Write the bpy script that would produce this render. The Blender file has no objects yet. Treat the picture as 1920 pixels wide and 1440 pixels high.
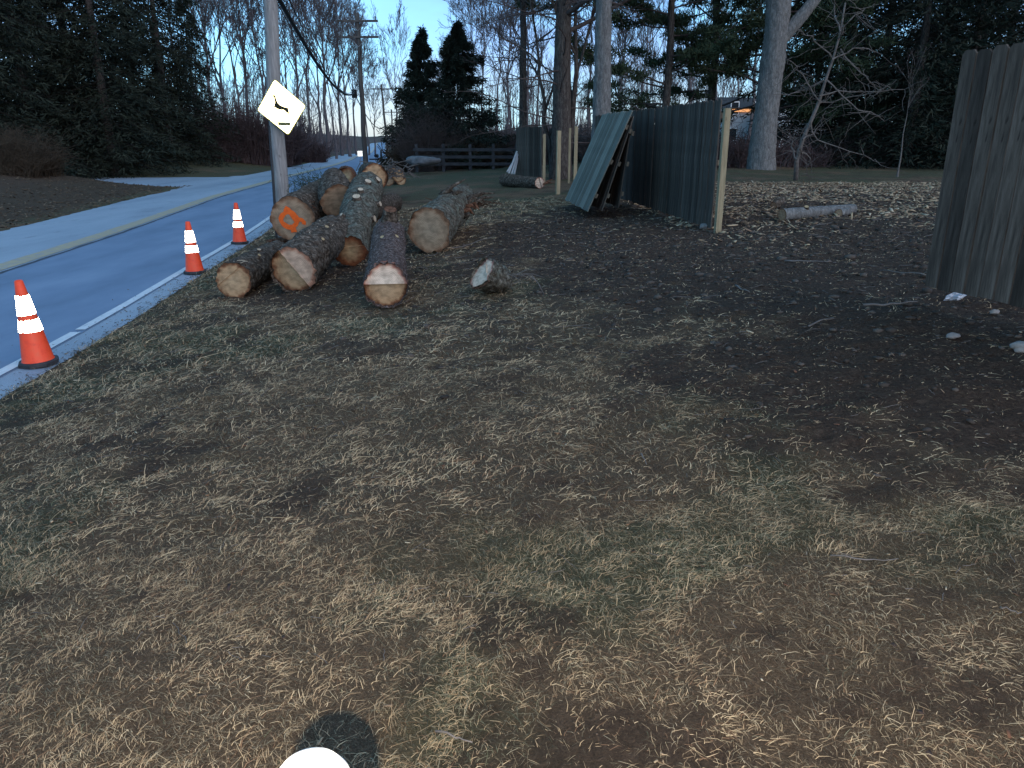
import bpy, bmesh, math, random
import numpy as np
from mathutils import Vector, Matrix
S = bpy.context.scene
COL = S.collection
rnd = random.Random(7)
RG = np.random.default_rng(11)
R = math.radians

# ---------------------------------------------------------------- camera, sky, lights, exposure
EYE = 2.17; FPX = 1442.0; PITCH = math.atan(463/1442)
cam_d = bpy.data.cameras.new('camera'); cam = bpy.data.objects.new('camera', cam_d); COL.objects.link(cam)
cam.location = (0, 0, EYE); cam.rotation_euler = (math.pi/2 - PITCH, 0, 0)
cam_d.sensor_fit = 'HORIZONTAL'; cam_d.sensor_width = 36; cam_d.lens = 36*FPX/1920
cam_d.clip_start = 0.05; cam_d.clip_end = 3000
S.camera = cam
SUN_EL, SUN_ROT = R(20.0), R(140)
SKY_STRENGTH = 0.064
w = bpy.data.worlds.new('World'); S.world = w; w.use_nodes = True
nt = w.node_tree; nt.nodes.clear()
def N(nt, t, **k):
    n = nt.nodes.new(t)
    for a, b in k.items(): setattr(n, a, b)
    return n
sky = N(nt, 'ShaderNodeTexSky', sky_type='NISHITA'); sky.sun_disc = False
sky.sun_elevation = SUN_EL; sky.sun_rotation = SUN_ROT; sky.air_density = 1.0; sky.dust_density = 0.3; sky.ozone_density = 3.0
tint = N(nt, 'ShaderNodeMix', data_type='RGBA', blend_type='MULTIPLY'); tint.inputs[0].default_value = 1
tint.inputs[7].default_value = (0.84, 0.95, 1.36, 1)
nt.links.new(sky.outputs[0], tint.inputs[6])
tc = N(nt, 'ShaderNodeTexCoord'); mp = N(nt, 'ShaderNodeMapping'); mp.inputs['Scale'].default_value = (1, 1, 3.0)
nt.links.new(tc.outputs['Generated'], mp.inputs[0])
nz = N(nt, 'ShaderNodeTexNoise'); nz.inputs['Scale'].default_value = 2.4; nz.inputs['Detail'].default_value = 5; nz.inputs['Roughness'].default_value = 0.5
nt.links.new(mp.outputs[0], nz.inputs[0])
cr = N(nt, 'ShaderNodeValToRGB'); cr.color_ramp.elements[0].position = 0.42; cr.color_ramp.elements[1].position = 0.68
nt.links.new(nz.outputs[0], cr.inputs[0])
cl = N(nt, 'ShaderNodeMix', data_type='RGBA'); cl.inputs[7].default_value = (4.2, 12.5, 16.5, 1)
ml = N(nt, 'ShaderNodeMath', operation='MULTIPLY'); ml.inputs[1].default_value = 0.6
nt.links.new(cr.outputs[0], ml.inputs[0]); nt.links.new(ml.outputs[0], cl.inputs[0]); nt.links.new(tint.outputs[2], cl.inputs[6])
bg = N(nt, 'ShaderNodeBackground'); bg.inputs[1].default_value = SKY_STRENGTH
wo = N(nt, 'ShaderNodeOutputWorld'); nt.links.new(cl.outputs[2], bg.inputs[0]); nt.links.new(bg.outputs[0], wo.inputs[0])
sd = bpy.data.lights.new('sun', 'SUN'); so = bpy.data.objects.new('sun', sd); COL.objects.link(so)
sd.energy = 0.66; sd.angle = R(70); sd.color = (1.0, 0.76, 0.58)
so.rotation_euler = Vector((-math.sin(SUN_ROT)*-1*math.cos(SUN_EL), math.cos(SUN_ROT)*math.cos(SUN_EL), math.sin(SUN_EL)+.15)).to_track_quat('Z', 'Y').to_euler()
# the photographer's phone flash, just left of and below the lens (its shadow shows at the bottom edge)
fd = bpy.data.lights.new('phone_flash', 'POINT'); fo = bpy.data.objects.new('phone_flash', fd); COL.objects.link(fo)
fo.location = (-0.033, 0.004, EYE-0.054); fd.energy = 160; fd.shadow_soft_size = 0.004; fd.color = (1.0, 0.85, 0.66)
vs = S.view_settings; vs.view_transform = 'Standard'; vs.look = 'None'; vs.gamma = 1; vs.exposure = 1.2; vs.use_curve_mapping = False
S.render.engine = 'CYCLES'
S.cycles.max_bounces = 5; S.cycles.diffuse_bounces = 2; S.cycles.glossy_bounces = 2; S.cycles.caustics_reflective = False

# ---------------------------------------------------------------- helpers
def ray(u, v):
    x = (u-960)/FPX; y = (720-v)/FPX; c, s = math.cos(PITCH), math.sin(PITCH)
    return x, c+y*s, -s+y*c
def at(u, v, Y):
    d = ray(u, v); t = Y/d[1]; return Vector((d[0]*t, Y, EYE+d[2]*t))
def ss(a, b, x):
    t = np.clip((np.asarray(x, float)-a)/(b-a), 0, 1); return t*t*(3-2*t)
_tab = np.random.default_rng(5).random((256, 256))
def vnoise(x, y):
    x = np.asarray(x, float); y = np.asarray(y, float)
    xi = np.floor(x).astype(int); yi = np.floor(y).astype(int); fx = x-xi; fy = y-yi
    fx = fx*fx*(3-2*fx); fy = fy*fy*(3-2*fy)
    a = _tab[xi & 255, yi & 255]; b = _tab[(xi+1) & 255, yi & 255]; c = _tab[xi & 255, (yi+1) & 255]; d = _tab[(xi+1) & 255, (yi+1) & 255]
    return (a*(1-fx)+b*fx)*(1-fy)+(c*(1-fx)+d*fx)*fy
def fbm(x, y, o=4, g=0.5):
    s = 0; a = 1; t = 0
    for i in range(o):
        s = s+a*vnoise(np.asarray(x)*2**i+17.3*i, np.asarray(y)*2**i+9.1*i); t += a; a *= g
    return s/t
RY = [-60, -20, 0, 6.3, 7.5, 10.3, 13.5, 17.2, 22, 30, 46, 64, 80, 110, 160, 230, 320, 600]
RX = [-3.6, -3.7, -4.05, -4.44, -4.53, -4.81, -5.25, -5.67, -6.4, -7.7, -9.3, -10.7, -12.5, -17.2, -25.1, -36.1, -50.2, -94]
_ry = np.linspace(-60, 600, 1320); _rx = np.interp(_ry, RY, RX)
_k = np.ones(9)/9; _rx[4:-4] = np.convolve(_rx, _k, 'valid')
def xr(y): return np.interp(y, _ry, _rx)
RW = 6.4
def prof(y):
    y = np.asarray(y, float); return -1.5*ss(80, 210, y) + 0.009*np.clip(y-230, 0, 1e9)
def gz(x, y, fine=True):
    x = np.asarray(x, float); y = np.asarray(y, float)
    dr = x-xr(y); dl = (xr(y)-RW)-x
    A = 1.05-0.5*ss(12, 28, y)*(1-ss(1.5, 5, x))
    t = np.clip(dr/8.6, 0, 1.25); zr = A*(t-0.18*t**3) + 0.02*ss(0, .25, dr)
    zr = np.where(t >= 1.25, A*(1.25-0.18*1.953)+.02, zr)
    near = 1-ss(34.5, 37.5, y)
    zl = near*(0.95*ss(-1, 9, dl)-0.028)*ss(0, .6, dl) + ss(45.5, 60, y)*0.7*ss(0, 8, dl)
    z = np.where(dr > 0, zr, np.where(dl > 0, zl, 0))
    road = ss(0.0, 0.25, -dr)*ss(0.0, 0.25, -dl)
    side = ss(36.9, 37.6, y)*(1-ss(44.6, 45.3, y))*ss(-.4, 0.3, dl)
    z = z-0.06*np.maximum(road, side)
    z = z+prof(y)+2.0*ss(150, 300, y)*ss(8, 40, np.maximum(dr, dl))+0.02*np.clip(y-60, 0, 400)*ss(15, 60, dr)*.3 + 0.01*np.clip(dl-25, 0, 200)
    if fine:
        off = (1-road)*(1-side)*ss(0, 1.2, np.maximum(dr, dl))
        d = dirt(x, y)
        z = z+off*((fbm(x*.9, y*.9, 3)-.5)*.10 + (fbm(x*4, y*4, 4, .6)-.5)*(.045+.05*d)*np.where(y < 40, 1, .3))
    return z
XDY = [0, 2.5, 3.4, 4.2, 6, 9, 12, 14, 16, 18, 20.5]; XDX = [4.2, 2.9, 2.3, 1.9, 1.1, -0.6, -1.1, -.4, .9, 2, 2.3]
def dirt(x, y):
    n = fbm(np.asarray(x)*.8+3, np.asarray(y)*.8, 4, .6)
    b = ss(-.9, .9, (x-np.interp(y, XDY, XDX))+(n-.5)*5.0+(fbm(np.asarray(x)*4, np.asarray(y)*4+7, 3, .6)-.5)*2.2)*(1-ss(20, 22.5, y+(n-.5)*4))
    pile = ss(-.4, .5, x-xr(y)-1.0+(n-.5))*(1-ss(3.0, 4.6, x-xr(y)+(n-.5)*2))*ss(8.3, 9.4, y+(n-.5)*1.5)*(1-ss(15, 18, y))
    rut = ss(.545, .68, fbm(np.asarray(x)*1.9+40, np.asarray(y)*1.9+8, 5, .68))*.8*(1-ss(25, 35, y))
    return np.clip(np.maximum(np.maximum(np.maximum(np.maximum(b, pile*.9), rut*.9), ss(100, 120, y)), ss(.3, .9, xr(y)-RW-x)*(1-ss(35, 38, y))*.8), 0, 1)
def green(x, y):
    n = fbm(np.asarray(x)*.7+60, np.asarray(y)*.7+30, 4, .6)
    dr = x-xr(y)
    g = ss(.47, .66, n+(1-ss(.3, 2.6, dr))*.15+ss(17, 24, y)*.22-.09)
    g = g*(1-ss(95, 115, y))
    return np.clip(g, 0, 1)*(1-ss(.3, .8, ss(0, 8, -dr-RW))*(1-ss(34, 40, y)))
def gzf(x, y): return float(gz(np.array([x]), np.array([y]))[0])
def grd(u, v, lift=0.0):
    """ground point seen at a pixel"""
    lo, hi = 1.0, 160.0
    for _ in range(60):
        m = (lo+hi)/2; p = at(u, v, m)
        if p.z-lift > float(gz(np.array([p.x]), np.array([p.y]), False)[0]): lo = m
        else: hi = m
    return at(u, v, lo)
def seat(u, v, rpx, lift=0.0):
    """centre and radius of a round thing of rpx radius, lying on the ground"""
    best = None
    for Y in np.arange(4, 60, .02):
        p = at(u, v, Y); r = rpx*math.hypot(Y, EYE-p.z)/FPX
        e = p.z-r-lift-float(gz(np.array([p.x]), np.array([p.y]), False)[0])
        if e < 0: return p, r
    return p, r

def mesh(name, V, F, smooth=False, uv=None, attrs=None):
    me = bpy.data.meshes.new(name)
    V = np.asarray(V, dtype=np.float32).reshape(-1, 3)
    if isinstance(F, np.ndarray):
        n, k = F.shape
        me.vertices.add(len(V)); me.vertices.foreach_set('co', V.ravel())
        me.loops.add(n*k); me.loops.foreach_set('vertex_index', F.astype(np.int32).ravel())
        me.polygons.add(n); me.polygons.foreach_set('loop_start', np.arange(0, n*k, k, dtype=np.int32))
        me.update(calc_edges=True)
    else:
        me.from_pydata(V.tolist(), [], F)
    if smooth: me.polygons.foreach_set('use_smooth', [True]*len(me.polygons))
    if uv is not None:
        l = me.uv_layers.new(name='UVMap'); idx = np.empty(len(me.loops), np.int32); me.loops.foreach_get('vertex_index', idx)
        l.data.foreach_set('uv', np.asarray(uv, np.float32)[idx].ravel())
    for k, a in (attrs or {}).items():
        a = np.asarray(a, np.float32)
        if a.ndim == 1:
            t = me.attributes.new(k, 'FLOAT', 'POINT'); t.data.foreach_set('value', a)
        else:
            t = me.attributes.new(k, 'FLOAT_COLOR', 'POINT'); t.data.foreach_set('color', np.c_[a, np.ones(len(a))].astype(np.float32).ravel())
    me.update(); return me
def obj(name, me, mat=None, parent=None, loc=None):
    o = bpy.data.objects.new(name, me); COL.objects.link(o)
    if mat is not None and not me.materials: me.materials.append(mat)
    if parent is not None: o.parent = parent
    if loc is not None: o.location = loc
    return o
def thing(name, label, cat, loc=(0, 0, 0), group=None):
    o = bpy.data.objects.new(name, None); COL.objects.link(o); o.location = loc; o.empty_display_size = .1
    return tag(o, label, cat, group)
def tag(o, label, cat, group=None):
    o['label'] = label; o['category'] = cat
    if group: o['group'] = group
    return o
def kind(o, k, label=None, cat=None):
    o['kind'] = k
    if label: o['label'] = label
    if cat: o['category'] = cat
    return o
def part(name, V, F, mat, root, smooth=False, uv=None, attrs=None):
    V = np.asarray(V, float).reshape(-1, 3)-np.array(root.matrix_world.translation if False else root.location)
    return obj(name, mesh(name, V, F, smooth, uv, attrs), mat, root)
def cp_tree(o, loc=None, rz=None, sc=None, label=None, par=None):
    c = o.copy(); COL.objects.link(c)
    if par is not None: c.parent = par
    for ch in list(o.children): cp_tree(ch, par=c)
    if loc is not None: c.location = loc
    if rz is not None: c.rotation_euler = (0, 0, rz)
    if sc is not None: c.scale = (sc,)*3 if not hasattr(sc, '__len__') else sc
    if label: c['label'] = label
    return c
class MB:
    def __init__(s): s.V = []; s.F = []; s.n = 0
    def add(s, V, F):
        V = np.asarray(V, float).reshape(-1, 3); s.V.append(V); s.F += [tuple(i+s.n for i in f) for f in F]; s.n += len(V); return s
    def box(s, c, size, M=None, bev=0):
        x, y, z = [a/2 for a in size]
        V = np.array([(-x, -y, -z), (x, -y, -z), (x, y, -z), (-x, y, -z), (-x, -y, z), (x, -y, z), (x, y, z), (-x, y, z)])
        if M is not None: V = V@np.array(M.to_3x3()).T
        return s.add(V+np.array(c), [(0, 3, 2, 1), (4, 5, 6, 7), (0, 1, 5, 4), (1, 2, 6, 5), (2, 3, 7, 6), (3, 0, 4, 7)])
    def tube(s, P, rad, n=6, cap=True):
        V, F = tube(P, rad, n, cap); return s.add(V, F)
    def lathe(s, prof_, n=24, c=(0, 0, 0)):
        V = []; F = []
        for r, z in prof_:
            for i in range(n): a = 2*math.pi*i/n; V.append((c[0]+r*math.cos(a), c[1]+r*math.sin(a), c[2]+z))
        for j in range(len(prof_)-1):
            for i in range(n): F.append((j*n+i, j*n+(i+1) % n, (j+1)*n+(i+1) % n, (j+1)*n+i))
        return s.add(V, F)
    def data(s): return np.concatenate(s.V), s.F
    def mesh(s, name, smooth=False): V, F = s.data(); return mesh(name, V, F, smooth)
    def part(s, name, mat, root, smooth=False): V, F = s.data(); return part(name, V, F, mat, root, smooth)
def frames(P):
    P = np.asarray(P, float); T = np.gradient(P, axis=0); T /= np.linalg.norm(T, axis=1)[:, None]+1e-9
    u = np.array((0, 0, 1.)) if abs(T[0][2]) < .9 else np.array((1., 0, 0))
    U = []; 
    for t in T:
        u = u-t*np.dot(u, t); u /= np.linalg.norm(u)+1e-9; U.append(u)
    U = np.array(U); W = np.cross(T, U); return T, U, W
def tube(P, rad, n=6, cap=True):
    P = np.asarray(P, float); m = len(P); rad = np.broadcast_to(rad, (m,)); T, U, W = frames(P)
    a = np.arange(n)*2*math.pi/n
    V = (P[:, None]+rad[:, None, None]*(np.cos(a)[None, :, None]*W[:, None]+np.sin(a)[None, :, None]*U[:, None])).reshape(-1, 3)
    F = [(j*n+i, j*n+(i+1) % n, (j+1)*n+(i+1) % n, (j+1)*n+i) for j in range(m-1) for i in range(n)]
    if cap: F += [tuple(range(n))[::-1], tuple((m-1)*n+i for i in range(n))]
    return V, F
def tubes_np(lines, n=3):
    """many tubes with the same point count: lines (k,m,3), radii (k,m)"""
    P, Rr = lines; k, m, _ = P.shape
    T = np.gradient(P, axis=1); T /= np.linalg.norm(T, axis=2)[..., None]+1e-9
    ref = np.where(np.abs(T[..., 2:3]) < .9, np.array([0, 0, 1.]), np.array([1., 0, 0]))
    U = np.cross(T, ref); U /= np.linalg.norm(U, axis=2)[..., None]+1e-9; W = np.cross(T, U)
    a = np.arange(n)*2*math.pi/n
    V = P[:, :, None]+Rr[:, :, None, None]*(np.cos(a)[:, None]*U[:, :, None]+np.sin(a)[:, None]*W[:, :, None])
    idx = np.arange(k*m*n).reshape(k, m, n); nx = np.roll(idx, -1, 2)
    F = np.stack([idx[:, :-1], nx[:, :-1], nx[:, 1:], idx[:, 1:]], -1).reshape(-1, 4)
    return V.reshape(-1, 3), F

# ---------------------------------------------------------------- materials
def mat(name, rough=.85, spec=.25):
    m = bpy.data.materials.new(name); m.use_nodes = True; b = m.node_tree.nodes['Principled BSDF']
    b.inputs['Roughness'].default_value = rough; b.inputs['Specular IOR Level'].default_value = spec
    return m, m.node_tree, b
def noise_col(nt, cols, pos, scale=5, detail=5, rough=.6, vec=None, stretch=(1, 1, 1), dist=0):
    tc = N(nt, 'ShaderNodeTexCoord'); mp = N(nt, 'ShaderNodeMapping'); mp.inputs['Scale'].default_value = stretch
    nt.links.new(tc.outputs['Object'] if vec is None else vec, mp.inputs[0])
    n = N(nt, 'ShaderNodeTexNoise'); n.inputs['Scale'].default_value = scale; n.inputs['Detail'].default_value = detail; n.inputs['Roughness'].default_value = rough
    n.inputs['Distortion'].default_value = dist
    nt.links.new(mp.outputs[0], n.inputs[0]); c = N(nt, 'ShaderNodeValToRGB'); e = c.color_ramp.elements
    while len(e) < len(cols): e.new(.5)
    for i, (k, p) in enumerate(zip(cols, pos)): e[i].position = p; e[i].color = (*k, 1)
    nt.links.new(n.outputs[0], c.inputs[0]); return n, c
def bump(nt, b, h, strength=.5, dist=.02):
    bp = N(nt, 'ShaderNodeBump'); bp.inputs['Strength'].default_value = strength; bp.inputs['Distance'].default_value = dist
    nt.links.new(h, bp.inputs['Height']); nt.links.new(bp.outputs[0], b.inputs['Normal'])
def simple(name, cols, scale=8, rough=.85, bs=.4, bd=.01, stretch=(1, 1, 1), spec=.25, pos=None, jitter=0.0):
    m, nt, b = mat(name, rough, spec); n, c = noise_col(nt, cols, pos or np.linspace(.3, .7, len(cols)), scale, stretch=stretch)
    out = c.outputs[0]
    if jitter:
        oi = N(nt, 'ShaderNodeObjectInfo'); mr = N(nt, 'ShaderNodeMapRange'); mr.inputs[3].default_value = 1-jitter; mr.inputs[4].default_value = 1+jitter
        nt.links.new(oi.outputs['Random'], mr.inputs[0]); mx = N(nt, 'ShaderNodeMix', data_type='RGBA', blend_type='MULTIPLY'); mx.inputs[0].default_value = 1
        nt.links.new(out, mx.inputs[6]); nt.links.new(mr.outputs[0], mx.inputs[7]); out = mx.outputs[2]
    nt.links.new(out, b.inputs['Base Color'])
    if bs: bump(nt, b, n.outputs[0], bs, bd)
    return m
M = {}
# ground: soil, dead turf and green turf mixed by the masks stored on the mesh
m, nt, b = mat('ground_soil', .95, .15)
n1, c1 = noise_col(nt, [(.023, .016, .012), (.080, .054, .040), (.19, .135, .10)], [.33, .52, .72], 24, 10, .82, dist=1.2)
n2, c2 = noise_col(nt, [(.036, .024, .016), (.145, .10, .064), (.33, .245, .165)], [.32, .5, .7], 60, 9, .8, dist=2.2)
n3, c3 = noise_col(nt, [(.032, .032, .019), (.098, .094, .055), (.19, .17, .105)], [.32, .52, .72], 55, 9, .8, dist=2.0)
ad = N(nt, 'ShaderNodeAttribute', attribute_name='dirt'); ag = N(nt, 'ShaderNodeAttribute', attribute_name='green')
x1 = N(nt, 'ShaderNodeMix', data_type='RGBA'); x2 = N(nt, 'ShaderNodeMix', data_type='RGBA')
nt.links.new(ag.outputs['Fac'], x1.inputs[0]); nt.links.new(c2.outputs[0], x1.inputs[6]); nt.links.new(c3.outputs[0], x1.inputs[7])
nt.links.new(ad.outputs['Fac'], x2.inputs[0]); nt.links.new(x1.outputs[2], x2.inputs[6]); nt.links.new(c1.outputs[0], x2.inputs[7])
nt.links.new(x2.outputs[2], b.inputs['Base Color']); bump(nt, b, n1.outputs[0], 1.0, .06); M['ground'] = m
# asphalt
m, nt, b = mat('asphalt', .72, .5)
n1, c1 = noise_col(nt, [(.21, .26, .33), (.275, .34, .42), (.35, .41, .49)], [.3, .5, .75], .55, 6, .6, stretch=(1, .25, 1))
n2, c2 = noise_col(nt, [(.72, .72, .72), (1.0, 1.0, 1.0), (1.22, 1.22, 1.22)], [.3, .5, .7], 90, 3, .6)
n3, c3 = noise_col(nt, [(.55, .53, .5), (1, 1, 1)], [.33, .42], 1.7, 7, .7, stretch=(1, .35, 1))
x1 = N(nt, 'ShaderNodeMix', data_type='RGBA', blend_type='MULTIPLY'); x1.inputs[0].default_value = 1
x2 = N(nt, 'ShaderNodeMix', data_type='RGBA', blend_type='MULTIPLY'); x2.inputs[0].default_value = .55
nt.links.new(c1.outputs[0], x1.inputs[6]); nt.links.new(c2.outputs[0], x1.inputs[7]); nt.links.new(x1.outputs[2], x2.inputs[6]); nt.links.new(c3.outputs[0], x2.inputs[7])
nt.links.new(x2.outputs[2], b.inputs['Base Color']); bump(nt, b, n2.outputs[0], .35, .006); M['asphalt'] = m
M['asphalt_new'] = simple('asphalt_newer_lane', [(.115, .17, .26), (.15, .215, .325), (.19, .26, .375)], 1.2, .75, .25, .006, (1, .3, 1), .5)
M['crack'] = simple('joint_tar', [(.04, .05, .07), (.08, .09, .12)], 4, .7, 0)
def wear(name, cols, thr):
    m, nt, b = mat(name, .7, .3); n, c = noise_col(nt, cols, [thr-.08, thr+.02, thr+.25], 9, 6, .75, stretch=(1, .4, 1)); nt.links.new(c.outputs[0], b.inputs['Base Color']); return m
M['white_line'] = wear('white_road_paint', [(.2, .25, .3), (.5, .55, .6), (.62, .67, .72)], .36)
M['yellow_line'] = wear('yellow_road_paint', [(.26, .30, .35), (.36, .32, .25), (.46, .38, .22)], .44)
M['straw'] = None
m, nt, b = mat('grass_blades', .8, .2); a = N(nt, 'ShaderNodeAttribute', attribute_name='tone'); nt.links.new(a.outputs['Color'], b.inputs['Base Color']); M['blade'] = m
m, nt, b = mat('wood_chips', .8, .2); a = N(nt, 'ShaderNodeAttribute', attribute_name='tone'); nt.links.new(a.outputs['Color'], b.inputs['Base Color']); M['chip'] = m
# bark of the felled logs
def bark(name, cols, sc=16, stretch=(1, 1, 1), lichen=None, vor=.8):
    m, nt, b = mat(name, .95, .12); n, c = noise_col(nt, cols, np.linspace(.32, .68, len(cols)), sc, 7, .7, stretch=stretch)
    v = N(nt, 'ShaderNodeTexVoronoi', feature='DISTANCE_TO_EDGE'); v.inputs['Scale'].default_value = sc*.9
    tc = N(nt, 'ShaderNodeTexCoord'); mp = N(nt, 'ShaderNodeMapping'); mp.inputs['Scale'].default_value = stretch
    n0 = N(nt, 'ShaderNodeTexNoise'); n0.inputs['Scale'].default_value = sc*.5; ad = N(nt, 'ShaderNodeMixRGB'); ad.inputs[0].default_value = .12
    nt.links.new(tc.outputs['Object'], n0.inputs[0]); nt.links.new(tc.outputs['Object'], ad.inputs[1]); nt.links.new(n0.outputs[1], ad.inputs[2])
    nt.links.new(ad.outputs[0], mp.inputs[0]); nt.links.new(mp.outputs[0], v.inputs[0])
    r = N(nt, 'ShaderNodeValToRGB'); r.color_ramp.elements[0].color = (.35, .32, .3, 1); r.color_ramp.elements[1].position = .16
    nt.links.new(v.outputs[0], r.inputs[0]); x = N(nt, 'ShaderNodeMix', data_type='RGBA', blend_type='MULTIPLY'); x.inputs[0].default_value = vor
    nt.links.new(c.outputs[0], x.inputs[6]); nt.links.new(r.outputs[0], x.inputs[7]); out = x.outputs[2]
    if lichen:
        n5, c5 = noise_col(nt, [(0, 0, 0), (1, 1, 1)], [.52, .62], 5, 6, .7); xx = N(nt, 'ShaderNodeMix', data_type='RGBA'); xx.inputs[7].default_value = (*lichen, 1)
        mm = N(nt, 'ShaderNodeMath', operation='MULTIPLY'); mm.inputs[1].default_value = .65; nt.links.new(c5.outputs[0], mm.inputs[0])
        nt.links.new(mm.outputs[0], xx.inputs[0]); nt.links.new(out, xx.inputs[6]); out = xx.outputs[2]
    nt.links.new(out, b.inputs['Base Color'])
    s = N(nt, 'ShaderNodeMath', operation='ADD'); cl_ = N(nt, 'ShaderNodeMath', operation='MINIMUM'); cl_.inputs[1].default_value = .25
    nt.links.new(v.outputs[0], cl_.inputs[0]); nt.links.new(cl_.outputs[0], s.inputs[0]); nt.links.new(n.outputs[0], s.inputs[1])
    bump(nt, b, s.outputs[0], .9, .03); return m
M['bark_grey'] = bark('bark_grey', [(.028, .021, .016), (.10, .08, .064), (.25, .21, .175)], 16)
M['bark_scaly'] = bark('bark_scaly_purplish', [(.035, .023, .02), (.13, .092, .082), (.32, .265, .25)], 26)
M['bark_green'] = bark('bark_lichen', [(.033, .03, .024), (.115, .105, .083), (.26, .24, .205)], 18, lichen=(.17, .20, .17))
M['bark_brown'] = bark('bark_reddish', [(.06, .03, .02), (.16, .08, .05), (.22, .12, .08)], 14)
M['bark_trunk'] = bark('bark_trunk', [(.035, .03, .028), (.08, .07, .065), (.13, .12, .11)], 16, stretch=(1, 1, .22), vor=.5)
M['bark_pale'] = bark('bark_pale', [(.09, .09, .09), (.16, .16, .158), (.24, .24, .235)], 18, stretch=(1, 1, .25), vor=.35)
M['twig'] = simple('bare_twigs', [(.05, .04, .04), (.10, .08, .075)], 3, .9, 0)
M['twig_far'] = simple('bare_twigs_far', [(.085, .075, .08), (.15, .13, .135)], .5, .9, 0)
M['twig_red'] = simple('shrub_twigs_reddish', [(.06, .042, .044), (.11, .08, .08)], 2, .9, 0)
M['dead_twig'] = simple('dead_branches_grey', [(.09, .08, .075), (.18, .16, .15)], 12, .9, 0)
M['dead_bark'] = simple('dead_tree_bark', [(.08, .07, .064), (.17, .15, .138)], 12, .9, 0)
M['dark_branch'] = simple('dark_conifer_branches', [(.014, .012, .010), (.03, .026, .022)], 6, .9, 0)  # even, near-black colour for the spruce branches
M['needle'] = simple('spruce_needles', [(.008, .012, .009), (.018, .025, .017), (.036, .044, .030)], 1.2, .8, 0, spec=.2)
M['needle_pine'] = simple('pine_needles', [(.02, .035, .02), (.04, .06, .032), (.06, .085, .05)], 1.4, .8, 0, spec=.2)
M['needle_brown'] = simple('hemlock_brown', [(.035, .026, .018), (.085, .062, .042)], 1.5, .85, 0)
def cutwood(name, heart, sap, rim, stain=None):
    m, nt, b = mat(name, .8, .25); uvn = N(nt, 'ShaderNodeUVMap', uv_map='UVMap')
    nz = N(nt, 'ShaderNodeTexNoise'); nz.inputs['Scale'].default_value = 3; nz.inputs['Detail'].default_value = 5
    nt.links.new(uvn.outputs[0], nz.inputs[0])
    ln = N(nt, 'ShaderNodeVectorMath', operation='LENGTH'); nt.links.new(uvn.outputs[0], ln.inputs[0])
    su = N(nt, 'ShaderNodeMath', operation='MULTIPLY_ADD'); su.inputs[1].default_value = .6; nt.links.new(nz.outputs[0], su.inputs[0]); nt.links.new(ln.outputs['Value'], su.inputs[2])
    sb = N(nt, 'ShaderNodeMath', operation='SUBTRACT'); sb.inputs[1].default_value = .30; nt.links.new(su.outputs[0], sb.inputs[0])
    c = N(nt, 'ShaderNodeValToRGB'); e = c.color_ramp.elements
    for _ in range(3): e.new(.5)
    mix_ = tuple((a+b_)/2 for a, b_ in zip(heart, sap))
    for i, (p, k) in enumerate([(0, heart), (.45, mix_), (.78, sap), (.93, rim), (1, tuple(k*.55 for k in rim))]): e[i].position = p; e[i].color = (*k, 1)
    nt.links.new(sb.outputs[0], c.inputs[0])
    rg = N(nt, 'ShaderNodeMath', operation='MULTIPLY'); rg.inputs[1].default_value = 95; nt.links.new(ln.outputs['Value'], rg.inputs[0])
    n2 = N(nt, 'ShaderNodeTexNoise'); n2.inputs['Scale'].default_value = 2.2; nt.links.new(uvn.outputs[0], n2.inputs[0])
    r2 = N(nt, 'ShaderNodeMath', operation='MULTIPLY_ADD'); r2.inputs[1].default_value = 9; nt.links.new(n2.outputs[0], r2.inputs[0]); nt.links.new(rg.outputs[0], r2.inputs[2])
    sn = N(nt, 'ShaderNodeMath', operation='SINE'); nt.links.new(r2.outputs[0], sn.inputs[0])
    mr = N(nt, 'ShaderNodeMapRange'); mr.inputs[1].default_value = -1; mr.inputs[3].default_value = .88; mr.inputs[4].default_value = 1.06; nt.links.new(sn.outputs[0], mr.inputs[0])
    # saw marks and stains
    mp = N(nt, 'ShaderNodeMapping'); mp.inputs['Scale'].default_value = (.8, 1.3, 1); mp.inputs['Rotation'].default_value = (0, 0, .6); nt.links.new(uvn.outputs[0], mp.inputs[0])
    n3 = N(nt, 'ShaderNodeTexNoise'); n3.inputs['Scale'].default_value = 3; n3.inputs['Detail'].default_value = 6; nt.links.new(mp.outputs[0], n3.inputs[0])
    m3 = N(nt, 'ShaderNodeMapRange'); m3.inputs[1].default_value = .35; m3.inputs[2].default_value = .6; m3.inputs[3].default_value = .62; m3.inputs[4].default_value = 1.08; nt.links.new(n3.outputs[0], m3.inputs[0])
    mu = N(nt, 'ShaderNodeMath', operation='MULTIPLY'); nt.links.new(mr.outputs[0], mu.inputs[0]); nt.links.new(m3.outputs[0], mu.inputs[1])
    x = N(nt, 'ShaderNodeMix', data_type='RGBA', blend_type='MULTIPLY'); x.inputs[0].default_value = 1; nt.links.new(c.outputs[0], x.inputs[6]); nt.links.new(mu.outputs[0], x.inputs[7])
    nt.links.new(x.outputs[2], b.inputs['Base Color']); bump(nt, b, n3.outputs[0], .35, .008); return m
M['cut_tan'] = cutwood('cut_wood_tan', (.46, .33, .20), (.42, .27, .15), (.20, .09, .045))
M['cut_grey'] = cutwood('cut_wood_greyed', (.34, .26, .18), (.33, .23, .15), (.24, .13, .075))
M['cut_red'] = cutwood('cut_wood_red_rim', (.44, .33, .19), (.17, .06, .025), (.14, .05, .022))
M['cut_pink'] = cutwood('cut_wood_fresh', (.64, .51, .39), (.60, .45, .34), (.40, .19, .14))
M['cut_fresh'] = cutwood('cut_wood_pinkish_tan', (.55, .40, .30), (.52, .37, .27), (.40, .20, .13))
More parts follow.
